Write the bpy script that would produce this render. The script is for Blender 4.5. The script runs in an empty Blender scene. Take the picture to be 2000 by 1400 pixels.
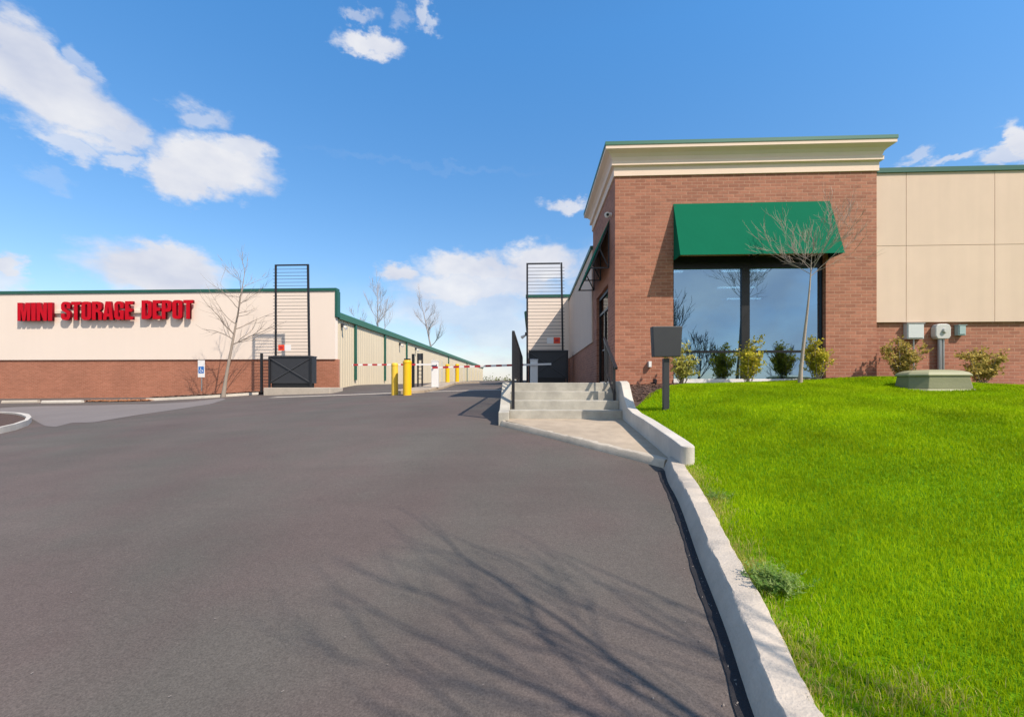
import bpy, math, random
import numpy as np
from mathutils import Vector, Matrix
rad = math.radians
S = bpy.context.scene
COL = S.collection

# ------------------------------------------------------------------ camera
E = 1.6                       # eye height, metres
F = 850.0                     # focal length in photo pixels (2000 px wide)
TH = math.atan(38 / F)        # heading: slightly left of +Y (the buildings' depth axis)
HZ = 751                      # horizon row of the photo
cam_d = bpy.data.cameras.new('camera')
cam = bpy.data.objects.new('camera', cam_d); COL.objects.link(cam)
cam.location = (0, 0, E); cam.rotation_euler = (rad(90), 0, TH)
cam_d.sensor_width = 36; cam_d.lens = F / 2000 * 36
cam_d.shift_y = (HZ - 700) / 2000
cam_d.clip_end = 3000
S.camera = cam

# ------------------------------------------------------------------ sun, sky, exposure
SUNV = Vector((1.25, -1.0, 1.72)).normalized()      # towards the sun
sun_el = math.asin(SUNV.z); sun_az = math.atan2(SUNV.x, SUNV.y)
sl = bpy.data.lights.new('sun', 'SUN'); sl.energy = 4.8; sl.angle = rad(0.5); sl.color = (1.0, 0.87, 0.75)
so = bpy.data.objects.new('sun', sl); COL.objects.link(so)
so.rotation_euler = (-SUNV).to_track_quat('-Z', 'Y').to_euler()
S.view_settings.view_transform = 'Standard'; S.view_settings.look = 'None'
S.view_settings.exposure = 0.32; S.view_settings.gamma = 1

def ray(px, py):
    c, s = math.cos(TH), math.sin(TH)
    a = (px - 1000) / F
    return Vector((-s + c * a, c + s * a, (HZ - py) / F))
def at(px, py, Y):            # photo direction meets the plane y = Y
    r = ray(px, py); t = Y / r.y
    return Vector((r.x * t, Y, E + r.z * t))

W = bpy.data.worlds.new("World"); S.world = W; W.use_nodes = True
nt = W.node_tree; nt.nodes.clear(); N = nt.nodes.new; L = nt.links.new
def vm(op, a, b=None):
    n = N('ShaderNodeVectorMath'); n.operation = op
    for i, v in enumerate((a, b)):
        if v is None: continue
        if hasattr(v, 'node'): L(v, n.inputs[i])
        else: n.inputs[i].default_value = v
    return n
def mt(op, a, b=None, c=None, clamp=False):
    n = N('ShaderNodeMath'); n.operation = op; n.use_clamp = clamp
    for i, v in enumerate((a, b, c)):
        if v is None: continue
        if hasattr(v, 'node'): L(v, n.inputs[i])
        else: n.inputs[i].default_value = v
    return n.outputs[0]
sky = N('ShaderNodeTexSky'); sky.sky_type = 'NISHITA'; sky.sun_disc = False
sky.sun_elevation = sun_el; sky.sun_rotation = sun_az; sky.air_density = 1.0; sky.dust_density = 0.4; sky.ozone_density = 2.0
hs = N('ShaderNodeHueSaturation'); hs.inputs['Saturation'].default_value = 1.12; hs.inputs['Value'].default_value = 1.0
L(sky.outputs[0], hs.inputs['Color'])
tc = N('ShaderNodeTexCoord'); sep = N('ShaderNodeSeparateXYZ'); L(tc.outputs['Generated'], sep.inputs[0])
az = mt('ARCTAN2', sep.outputs[0], sep.outputs[1]); el = mt('ARCSINE', sep.outputs[2])
comb = N('ShaderNodeCombineXYZ'); L(az, comb.inputs[0]); L(el, comb.inputs[1])
# edges of the clouds are broken up with noise in direction space
ns = N('ShaderNodeTexNoise'); ns.inputs['Scale'].default_value = 7; ns.inputs['Detail'].default_value = 8; ns.inputs['Roughness'].default_value = .58
st = vm('MULTIPLY', comb.outputs[0], (1.0, 1.7, 1)); L(st.outputs[0], ns.inputs['Vector'])
nsv = vm('SUBTRACT', ns.outputs['Color'], (.5, .5, .5)); nsv = vm('MULTIPLY', nsv.outputs[0], (.13, .085, 0))
nf = N('ShaderNodeTexNoise'); nf.inputs['Scale'].default_value = 26; nf.inputs['Detail'].default_value = 7; nf.inputs['Roughness'].default_value = .62; L(st.outputs[0], nf.inputs['Vector'])
nfv = vm('SUBTRACT', nf.outputs['Color'], (.5, .5, .5)); nfv = vm('MULTIPLY', nfv.outputs[0], (.07, .05, 0)); nsv = vm('ADD', nsv.outputs[0], nfv.outputs[0])
wp = vm('ADD', comb.outputs[0], nsv.outputs[0])
def azel(px, py):
    r = ray(px, py).normalized(); return math.atan2(r.x, r.y), math.asin(r.z)
# (centre px, py, half width, half height, strength)
CL = [(25, 105, 105, 90, 1), (75, 165, 130, 75, 1), (150, 225, 130, 68, .9), (225, 258, 90, 38, .75), (140, 285, 70, 30, .6),
      (162, 130, 40, 35, .45), (240, 310, 52, 20, .6), (385, 222, 55, 36, .5),
      (345, 340, 75, 50, 1), (420, 322, 125, 58, 1), (480, 300, 70, 36, .8),
      (725, 85, 68, 34, 1), (690, 20, 38, 18, .5), (778, 35, 25, 25, .35), (825, 38, 25, 22, .6), (850, 55, 28, 20, .5),
      (1108, 394, 50, 18, .75), (310, 525, 155, 62, .95), (330, 495, 95, 36, .9), (15, 525, 55, 36, .85), (0, 552, 75, 36, .6),
      (780, 522, 50, 26, .9), (920, 520, 115, 34, .85), (1045, 520, 90, 42, 1), (960, 560, 170, 45, .75), (900, 610, 190, 55, .55), (980, 650, 170, 60, .55),
      (1150, 560, 60, 90, .5), (1990, 285, 38, 60, .95), (1955, 312, 60, 20, .7), (1855, 316, 75, 13, .6), (1790, 312, 35, 16, .5), (95, 345, 60, 22, .25),
      (700, 590, 260, 60, .16), (500, 600, 300, 50, .14), (830, 325, 260, 10, .12), (820, 640, 120, 50, .25), (900, 735, 420, 60, .55), (300, 740, 500, 50, .45), (880, 560, 120, 40, .8)]
mask = None; shade = None
for (px, py, a, b, s_) in CL:
    c = azel(px, py); e1 = azel(px + a, py); e2 = azel(px, py - b)
    d = vm('SUBTRACT', wp.outputs[0], (c[0], c[1], 0)); d = vm('MULTIPLY', d.outputs[0], (1 / (e1[0] - c[0]), 1 / (e2[1] - c[1]), 0))
    ln = vm('LENGTH', d.outputs[0]).outputs['Value']
    v = mt('MULTIPLY', mt('MULTIPLY_ADD', ln, -1.6, 1.82, clamp=True), s_)
    mask = v if mask is None else mt('MAXIMUM', mask, v)
# clouds behind the viewer, for the light and the reflections
nb = N('ShaderNodeTexNoise'); nb.inputs['Scale'].default_value = 2.2; nb.inputs['Detail'].default_value = 7; L(tc.outputs['Generated'], nb.inputs['Vector'])
bk = mt('MULTIPLY', mt('MULTIPLY_ADD', nb.outputs[0], 6, -2.2, clamp=True), mt('MULTIPLY_ADD', sep.outputs[1], -3, -.6, clamp=True))
mask = mt('MAXIMUM', mask, mt('MULTIPLY', bk, .8))
n2 = N('ShaderNodeTexNoise'); n2.inputs['Scale'].default_value = 7; n2.inputs['Detail'].default_value = 5; L(st.outputs[0], n2.inputs['Vector'])
mr = N('ShaderNodeMapRange'); mr.interpolation_type = 'SMOOTHSTEP'; L(mask, mr.inputs[0]); mr.inputs[1].default_value = .0; mr.inputs[2].default_value = .95
cr = N('ShaderNodeMix'); cr.data_type = 'RGBA'; L(mt('MULTIPLY_ADD', n2.outputs[0], 2.2, -.55, clamp=True), cr.inputs[0])
cr.inputs[6].default_value = (3.7, 4.1, 5.2, 1); cr.inputs[7].default_value = (6.3, 6.3, 6.4, 1)
mx = N('ShaderNodeMix'); mx.data_type = 'RGBA'; L(mr.outputs[0], mx.inputs[0]); ti = N('ShaderNodeMix'); ti.data_type = 'RGBA'; L(mt('MULTIPLY', el, 1.5, clamp=True), ti.inputs[0])
ti.inputs[6].default_value = (1.10, .97, .93, 1); ti.inputs[7].default_value = (.92, 1.56, 1.80, 1)
sk = vm('MULTIPLY', hs.outputs[0], ti.outputs[2]); L(sk.outputs[0], mx.inputs[6]); L(cr.outputs[2], mx.inputs[7])
bg = N('ShaderNodeBackground'); bg.inputs[1].default_value = 0.118; L(mx.outputs[2], bg.inputs[0])
wo = N('ShaderNodeOutputWorld'); L(bg.outputs[0], wo.inputs[0])

# ------------------------------------------------------------------ terrain functions
def pchip(xs, ys):
    xs = np.array(xs, float); ys = np.array(ys, float)
    h = np.diff(xs); dl = np.diff(ys) / h; m = np.zeros(len(xs))
    m[0] = dl[0]; m[-1] = dl[-1]
    for i in range(1, len(xs) - 1): m[i] = (dl[i - 1] * h[i] + dl[i] * h[i - 1]) / (h[i] + h[i - 1])
    def f(x):
        x = np.asarray(x, float); i = np.clip(np.searchsorted(xs, x) - 1, 0, len(xs) - 2)
        t = np.clip((x - xs[i]) / h[i], -5, 5); t = np.where(x < xs[0], 0, np.where(x > xs[-1], 1, t))
        return ((2*t**3 - 3*t**2 + 1) * ys[i] + (t**3 - 2*t**2 + t) * h[i] * m[i] + (-2*t**3 + 3*t**2) * ys[i+1] + (t**3 - t**2) * h[i] * m[i+1])
    return f
PY = pchip([-80, -30, -8, 0, 1.85, 5.3, 8.2, 12, 16, 18.5, 22, 24, 40, 99, 125, 200, 500],
           [-4.5, -3.2, -2.15, -1.6, -1.40, -1.045, -.76, -.5, -.28, -.2, -.1, -.02, .19, .98, 1.05, -1, -14])
D12 = pchip([-60, -20, -12, -8, -4, 0, 5, 60], [-1.2, -.75, -.46, -.25, -.08, 0, 0, 0])
D21 = pchip([-60, -26, -19, -13, -9, -4, 0, 5, 60], [-1.0, -.75, -.66, -.40, -.28, -.09, 0, 0, 0])
D30 = pchip([-60, -11, 0, 60], [-.2, -.1, 0, 0])
def R(X, Y):                  # height of the paved surface
    w = np.clip((np.asarray(Y, float) - 11) / 9, 0, 1); w = w * w * (3 - 2 * w)
    y0 = 21 + 5*np.clip(-10.9 - np.asarray(X, float), 0, 1)
    v = np.clip((np.asarray(Y, float) - y0) / 5, 0, 1); v = v * v * (3 - 2 * v)
    return E + PY(Y) + (D12(X) * (1 - w) + D21(X) * w) * (1 - v) + D30(X) * v
def hit(px, py, off=0.0):     # photo direction meets the paved surface
    r = ray(px, py); prev = .5
    for i in range(1, 4000):
        t = .5 + i * .05
        if E + r.z * t < float(R(r.x * t, r.y * t)) + off:
            a, b = prev, t
            for _ in range(30):
                m = (a + b) / 2
                if E + r.z * m < float(R(r.x * m, r.y * m)) + off: b = m
                else: a = m
            return Vector((r.x * b, r.y * b, float(R(r.x * b, r.y * b)) + off))
        prev = t
    return Vector((r.x * prev, r.y * prev, E))

# ------------------------------------------------------------------ materials
def mat(name, col, rough=.7, metal=0, noise=None, bump=None, spec=.5, coat=0):
    """noise = [(scale, amount, detail)...] multiplies the colour; bump = (scale, distance)"""
    m = bpy.data.materials.new(name); m.use_nodes = True
    t = m.node_tree; b = t.nodes['Principled BSDF']
    b.inputs['Base Color'].default_value = (*col, 1); b.inputs['Roughness'].default_value = rough
    b.inputs['Metallic'].default_value = metal; b.inputs['Specular IOR Level'].default_value = spec
    b.inputs['Coat Weight'].default_value = coat
    g = t.nodes.new('ShaderNodeNewGeometry')
    if noise:
        cur = None
        for (sc, am, det, *zs) in noise:      # a fourth number stretches the pattern into vertical weather streaks
            n = t.nodes.new('ShaderNodeTexNoise'); n.inputs['Scale'].default_value = sc; n.inputs['Detail'].default_value = det
            if zs:
                v_ = t.nodes.new('ShaderNodeVectorMath'); v_.operation = 'MULTIPLY'; v_.inputs[1].default_value = (1, 1, zs[0])
                t.links.new(g.outputs['Position'], v_.inputs[0]); t.links.new(v_.outputs[0], n.inputs['Vector'])
            else: t.links.new(g.outputs['Position'], n.inputs['Vector'])
            k = t.nodes.new('ShaderNodeMath'); k.operation = 'MULTIPLY_ADD'; t.links.new(n.outputs[0], k.inputs[0])
            k.inputs[1].default_value = am * 2; k.inputs[2].default_value = 1 - am
            if cur is None: cur = k.outputs[0]
            else:
                q = t.nodes.new('ShaderNodeMath'); q.operation = 'MULTIPLY'; t.links.new(cur, q.inputs[0]); t.links.new(k.outputs[0], q.inputs[1]); cur = q.outputs[0]
        v = t.nodes.new('ShaderNodeVectorMath'); v.operation = 'SCALE'; v.inputs[0].default_value = col
        t.links.new(cur, v.inputs['Scale']); t.links.new(v.outputs[0], b.inputs['Base Color'])
    if bump:
        n = t.nodes.new('ShaderNodeTexNoise'); n.inputs['Scale'].default_value = bump[0]; n.inputs['Detail'].default_value = 4
        t.links.new(g.outputs['Position'], n.inputs['Vector'])
        bp = t.nodes.new('ShaderNodeBump'); bp.inputs['Distance'].default_value = bump[1]; bp.inputs['Strength'].default_value = 1
        t.links.new(n.outputs[0], bp.inputs['Height']); t.links.new(bp.outputs[0], b.inputs['Normal'])
    return m
def brick_mat(name, c1, c2, mo):
    m = bpy.data.materials.new(name); m.use_nodes = True
    t = m.node_tree; b = t.nodes['Principled BSDF']; nn = t.nodes.new; ll = t.links.new
    g = nn('ShaderNodeNewGeometry'); s = nn('ShaderNodeSeparateXYZ'); ll(g.outputs['Position'], s.inputs[0])
    ad = nn('ShaderNodeMath'); ad.operation = 'ADD'; ll(s.outputs[0], ad.inputs[0]); ll(s.outputs[1], ad.inputs[1])
    cb = nn('ShaderNodeCombineXYZ'); ll(ad.outputs[0], cb.inputs[0]); ll(s.outputs[2], cb.inputs[1])
    br = nn('ShaderNodeTexBrick'); ll(cb.outputs[0], br.inputs['Vector'])
    br.inputs['Scale'].default_value = 1; br.inputs['Brick Width'].default_value = .254; br.inputs['Row Height'].default_value = .083
    br.inputs['Mortar Size'].default_value = .0085; br.inputs['Mortar Smooth'].default_value = .25; br.inputs['Bias'].default_value = -.1
    br.inputs['Color1'].default_value = (*c1, 1); br.inputs['Color2'].default_value = (*c2, 1); br.inputs['Mortar'].default_value = (*mo, 1)
    n = nn('ShaderNodeTexNoise'); n.inputs['Scale'].default_value = 14; n.inputs['Detail'].default_value = 6; ll(cb.outputs[0], n.inputs['Vector'])
    n3 = nn('ShaderNodeTexNoise'); n3.inputs['Scale'].default_value = .9; n3.inputs['Detail'].default_value = 5; ll(g.outputs['Position'], n3.inputs['Vector'])
    k = nn('ShaderNodeMath'); k.operation = 'MULTIPLY_ADD'; ll(n.outputs[0], k.inputs[0]); k.inputs[1].default_value = .5; k.inputs[2].default_value = .75
    k2 = nn('ShaderNodeMath'); k2.operation = 'MULTIPLY_ADD'; ll(n3.outputs[0], k2.inputs[0]); k2.inputs[1].default_value = .4; k2.inputs[2].default_value = .8
    k3 = nn('ShaderNodeMath'); k3.operation = 'MULTIPLY'; ll(k.outputs[0], k3.inputs[0]); ll(k2.outputs[0], k3.inputs[1])
    v = nn('ShaderNodeVectorMath'); v.operation = 'SCALE'; ll(br.outputs['Color'], v.inputs[0]); ll(k3.outputs[0], v.inputs['Scale'])
    ll(v.outputs[0], b.inputs['Base Color']); b.inputs['Roughness'].default_value = .85
    bp = nn('ShaderNodeBump'); bp.inputs['Distance'].default_value = .006; bp.invert = True
    ll(br.outputs['Fac'], bp.inputs['Height']); ll(bp.outputs[0], b.inputs['Normal'])
    return m
M = {}
M['brick'] = brick_mat('brick', (.285, .110, .064), (.40, .165, .098), (.41, .225, .15))
M['brick_left'] = brick_mat('brick_left', (.35, .135, .075), (.43, .17, .10), (.42, .22, .14))
M['cream'] = mat('cream_stucco', (.65, .50, .39), .9, noise=[(.5, .06, 5), (2.5, .05, 7), (4, .07, 6, .08)], bump=(180, .002))
M['cream_left'] = mat('pale_stucco', (.80, .69, .58), .9, noise=[(.4, .03, 4), (2.5, .025, 6, .08)], bump=(180, .002))
M['cream_trim'] = mat('cream_trim', (.77, .61, .485), .85, noise=[(1.5, .04, 5), (3, .05, 5, .15)], bump=(150, .001))
M['joint'] = mat('stucco_joint', (.42, .34, .26), .9, noise=[(3, .05, 3)])
M['green'] = mat('green_metal', (.035, .15, .10), .45, .0, noise=[(1, .08, 3)])
M['green_dark'] = mat('dark_green_metal', (.012, .095, .065), .45, .0, noise=[(1, .08, 3)])
M['canvas'] = mat('green_canvas', (.004, .125, .066), .9, spec=.08, noise=[(2, .05, 4), (60, .04, 2)], bump=(.9, .02))
M['metal_wall'] = mat('beige_metal', (.60, .52, .37), .55, noise=[(.6, .05, 3), (2.5, .07, 5, .08)])
M['rollup'] = mat('rollup_beige', (.66, .55, .34), .5, noise=[(.6, .05, 3)])
M['black'] = mat('black_steel', (.012, .012, .014), .45, noise=[(8, .15, 3)])
M['charcoal'] = mat('charcoal_steel', (.030, .032, .036), .5, noise=[(5, .12, 4)])
M['grey_steel'] = mat('grey_steel', (.055, .058, .064), .5, noise=[(5, .12, 4)])
M['bark_far'] = mat('far_bark', (.33, .30, .29), .9, noise=[(5, .2, 5)])
M['frame'] = mat('dark_bronze_frame', (.008, .008, .009), .4, noise=[(6, .1, 2)])
M['concrete'] = mat('concrete', (.44, .385, .31), .9, noise=[(1.6, .2, 7), (10, .16, 6), (60, .12, 4), (.5, .1, 2)], bump=(60, .006))
M['walk'] = mat('tan_concrete', (.37, .30, .215), .9, noise=[(1.1, .35, 7), (45, .12, 4), (5, .25, 7)], bump=(80, .003))
M['steps'] = mat('step_concrete', (.39, .37, .31), .9, noise=[(2.2, .45, 6), (9, .2, 6), (40, .10, 4)], bump=(60, .004))
M['curb_pale'] = mat('worn_kerb', (.44, .385, .30), .9, noise=[(1.7, .3, 7), (9, .25, 6), (50, .12, 4)], bump=(60, .005))
M['curb_white'] = mat('pale_concrete', (.52, .48, .41), .9, noise=[(1.9, .25, 7), (9, .15, 6), (40, .08, 4)], bump=(60, .004))
M['old_asphalt'] = mat('faded_asphalt', (.175, .152, .138), .95, noise=[(.8, .15, 6), (60, .15, 4)], bump=(90, .004))
M['tar'] = mat('tar_seal', (.012, .011, .013), .8, noise=[(12, .3, 5), (90, .4, 3)], bump=(90, .006))  # near-black: sealant tone with the kerb's cast shade mixed in
M['worn_grit'] = mat('pale_grit', (.22, .19, .16), .9, noise=[(30, .4, 3)])
M['ground'] = mat('dull_ground', (.09, .08, .05), .95, noise=[(.2, .3, 6)])
M['yellow'] = mat('yellow_plastic', (.85, .50, .008), .4, noise=[(3, .06, 3)])
M['yellow_faded'] = mat('faded_yellow_plastic', (.80, .52, .05), .45, noise=[(3, .08, 3)])
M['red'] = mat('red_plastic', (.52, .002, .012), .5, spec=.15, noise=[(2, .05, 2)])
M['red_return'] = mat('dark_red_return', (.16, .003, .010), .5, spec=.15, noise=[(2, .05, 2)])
M['red_paint'] = mat('red_paint', (.42, .02, .03), .5, noise=[(2, .05, 2)])
M['orange'] = mat('orange_red_sheet', (.75, .06, .015), .5, noise=[(2, .05, 2)])
M['white'] = mat('white_paint', (.78, .77, .74), .5, noise=[(2, .04, 3)])
M['light_grey'] = mat('light_grey_enamel', (.50, .50, .47), .5, noise=[(3, .06, 3)])
M['blue_grey'] = mat('pale_grey_enamel', (.55, .58, .57), .5, noise=[(3, .06, 3)])
M['teal_grey'] = mat('teal_grey_enamel', (.32, .42, .41), .5, noise=[(3, .06, 3)])
M['galv'] = mat('galvanised_pipe', (.36, .37, .36), .4, .6, noise=[(8, .1, 3)])
M['lid'] = mat('sage_green_fibreglass', (.185, .19, .10), .6, noise=[(2, .18, 5), (30, .1, 3)], bump=(30, .003))
M['lid_edge'] = mat('sage_green_flange', (.27, .27, .15), .6, noise=[(2, .18, 5)])
M['navy'] = mat('navy_panel', (.05, .07, .13), .4, noise=[(3, .06, 3)])
M['blue'] = mat('sign_blue', (.03, .17, .50), .5, noise=[(3, .04, 3)])
M['mulch'] = mat('mulch', (.085, .05, .035), .95, noise=[(9, .3, 6), (60, .4, 4)], bump=(40, .03))
M['chip'] = mat('bark_chips', (.16, .085, .055), .9, noise=[(20, .4, 4)])
M['leaf_brown'] = mat('fallen_leaves', (.40, .17, .07), .9, noise=[(20, .4, 4)])
M['bark'] = mat('grey_bark', (.30, .25, .20), .9, noise=[(5, .2, 5), (40, .2, 3)], bump=(50, .004))
M['bark_pale'] = mat('pale_bark', (.44, .37, .30), .9, noise=[(5, .2, 5), (40, .2, 3)], bump=(50, .004))
M['bark_mid'] = mat('tan_bark', (.36, .29, .23), .9, noise=[(5, .2, 5), (40, .2, 3)], bump=(50, .004))
M['bark_dark'] = mat('dark_bark', (.13, .10, .08), .9, noise=[(5, .2, 5)])
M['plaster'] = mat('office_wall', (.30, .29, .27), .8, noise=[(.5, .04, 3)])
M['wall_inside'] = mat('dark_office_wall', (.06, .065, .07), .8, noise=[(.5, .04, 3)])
def leafmat(name, col, trans=.35):
    m = bpy.data.materials.new(name); m.use_nodes = True; t = m.node_tree; b = t.nodes['Principled BSDF']; nn = t.nodes.new; ll = t.links.new
    at_ = nn('ShaderNodeAttribute'); at_.attribute_name = 'tint'
    g = nn('ShaderNodeNewGeometry'); n = nn('ShaderNodeTexNoise'); n.inputs['Scale'].default_value = 1.3; n.inputs['Detail'].default_value = 6; ll(g.outputs['Position'], n.inputs['Vector'])
    mx = nn('ShaderNodeMix'); mx.data_type = 'RGBA'; ll(at_.outputs['Fac'], mx.inputs[0])
    mx.inputs[6].default_value = (*col[0], 1); mx.inputs[7].default_value = (*col[1], 1)
    k = nn('ShaderNodeMath'); k.operation = 'MULTIPLY_ADD'; ll(n.outputs[0], k.inputs[0]); k.inputs[1].default_value = 1.3; k.inputs[2].default_value = .38
    v = nn('ShaderNodeVectorMath'); v.operation = 'SCALE'; ll(mx.outputs[2], v.inputs[0]); ll(k.outputs[0], v.inputs['Scale'])
    ll(v.outputs[0], b.inputs['Base Color']); b.inputs['Roughness'].default_value = .55; b.inputs['Specular IOR Level'].default_value = .06
    tr = nn('ShaderNodeBsdfTranslucent'); ll(v.outputs[0], tr.inputs[0])
    ms = nn('ShaderNodeMixShader'); ms.inputs[0].default_value = trans
    ll(b.outputs[0], ms.inputs[1]); ll(tr.outputs[0], ms.inputs[2]); ll(ms.outputs[0], t.nodes['Material Output'].inputs[0])
    return m
M['blade'] = leafmat('grass_blades', ((.19, .33, .002), (.46, .58, .006)), .45)
M['weed'] = leafmat('weed_leaves', ((.12, .25, .04), (.30, .38, .12)))
M['straw'] = leafmat('dry_grass', ((.42, .36, .09), (.60, .50, .18)))
M['shrub'] = leafmat('shrub_leaves', ((.16, .18, .03), (.62, .56, .14)))
M['shrub_bright'] = leafmat('shrub_leaves_bright', ((.17, .20, .02), (.75, .62, .07)))
M['shrub_brown'] = leafmat('shrub_leaves_brown', ((.16, .15, .03), (.62, .48, .13)))
M['lawn_soil'] = mat('lawn_base', (.11, .24, .005), .95, spec=.05, noise=[(1.2, .25, 6), (30, .35, 5)], bump=(60, .02))
# asphalt: dark binder with a fine speckle of stone, faint roller streaks and stains
def asphalt():
    m = bpy.data.materials.new('asphalt'); m.use_nodes = True; t = m.node_tree; b = t.nodes['Principled BSDF']; nn = t.nodes.new; ll = t.links.new
    g = nn('ShaderNodeNewGeometry')
    def noi(sc, det, rough=.5, stretch=None):
        n = nn('ShaderNodeTexNoise'); n.inputs['Scale'].default_value = sc; n.inputs['Detail'].default_value = det; n.inputs['Roughness'].default_value = rough
        if stretch:
            mp = nn('ShaderNodeMapping'); mp.inputs['Scale'].default_value = stretch[:3]; mp.inputs['Rotation'].default_value = (0, 0, stretch[3])
            ll(g.outputs['Position'], mp.inputs['Vector']); ll(mp.outputs[0], n.inputs['Vector'])
        else: ll(g.outputs['Position'], n.inputs['Vector'])
        return n.outputs[0]
    def ma(op, a, b_, c=None):
        k = nn('ShaderNodeMath'); k.operation = op
        for i, x in enumerate((a, b_, c)):
            if x is None: continue
            if hasattr(x, 'node'): ll(x, k.inputs[i])
            else: k.inputs[i].default_value = x
        return k.outputs[0]
    big = ma('MULTIPLY_ADD', noi(.45, 7, .62), .70, .65)
    streak = ma('MULTIPLY_ADD', noi(1.0, 5, .6, (.25, 1.6, 1, .55)), .30, .85)
    fine = ma('MULTIPLY_ADD', noi(95, 3, .85), 1.9, .05)
    mid = ma('MULTIPLY_ADD', noi(22, 5, .7), .40, .80)
    tot = ma('MULTIPLY', ma('MULTIPLY', big, streak), ma('MULTIPLY', fine, mid))
    mx = nn('ShaderNodeMix'); mx.data_type = 'RGBA'; ll(ma('MULTIPLY_ADD', noi(.7, 5), 4, -1.5), mx.inputs[0])
    mx.clamp_factor = True
    mx.inputs[6].default_value = (.103, .092, .078, 1); mx.inputs[7].default_value = (.112, .088, .077, 1)
    v = nn('ShaderNodeVectorMath'); v.operation = 'SCALE'; ll(mx.outputs[2], v.inputs[0]); ll(tot, v.inputs['Scale'])
    ll(v.outputs[0], b.inputs['Base Color']); b.inputs['Roughness'].default_value = .9; b.inputs['Specular IOR Level'].default_value = .25
    bp = nn('ShaderNodeBump'); bp.inputs['Distance'].default_value = .004; bp.inputs['Strength'].default_value = .7
    ll(noi(150, 3, .7), bp.inputs['Height']); ll(bp.outputs[0], b.inputs['Normal'])
    return m
M['asphalt'] = asphalt()
def glass(name, mixf=.62, tint=(.75, .85, .95), thru=(.35, .42, .42)):
    m = bpy.data.materials.new(name); m.use_nodes = True; t = m.node_tree; t.nodes.remove(t.nodes['Principled BSDF']); nn = t.nodes.new; ll = t.links.new
    gl = nn('ShaderNodeBsdfGlossy'); gl.inputs['Roughness'].default_value = .0; gl.inputs['Color'].default_value = (*tint, 1)
    g = nn('ShaderNodeNewGeometry'); n = nn('ShaderNodeTexNoise'); n.inputs['Scale'].default_value = .8; n.inputs['Detail'].default_value = 1
    ll(g.outputs['Position'], n.inputs['Vector']); bp = nn('ShaderNodeBump'); bp.inputs['Distance'].default_value = .006; ll(n.outputs[0], bp.inputs['Height']); ll(bp.outputs[0], gl.inputs['Normal'])
    tr = nn('ShaderNodeBsdfTransparent'); tr.inputs[0].default_value = (*thru, 1)
    ms = nn('ShaderNodeMixShader'); ms.inputs[0].default_value = mixf
    ll(tr.outputs[0], ms.inputs[1]); ll(gl.outputs[0], ms.inputs[2]); ll(ms.outputs[0], t.nodes['Material Output'].inputs[0]); return m
M['glass'] = glass('reflective_glass', .47, (.50, .76, .98), (.22, .32, .38))
M['glass_dark'] = glass('door_glass', .25, (.8, .85, .9), (.3, .35, .35))
def emis(name, col, s):
    m = bpy.data.materials.new(name); m.use_nodes = True; b = m.node_tree.nodes['Principled BSDF']
    b.inputs['Base Color'].default_value = (*col, 1); b.inputs['Emission Color'].default_value = (*col, 1); b.inputs['Emission Strength'].default_value = s; return m
M['lamp'] = emis('ceiling_lamp', (1, 1, .96), 4)

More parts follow.
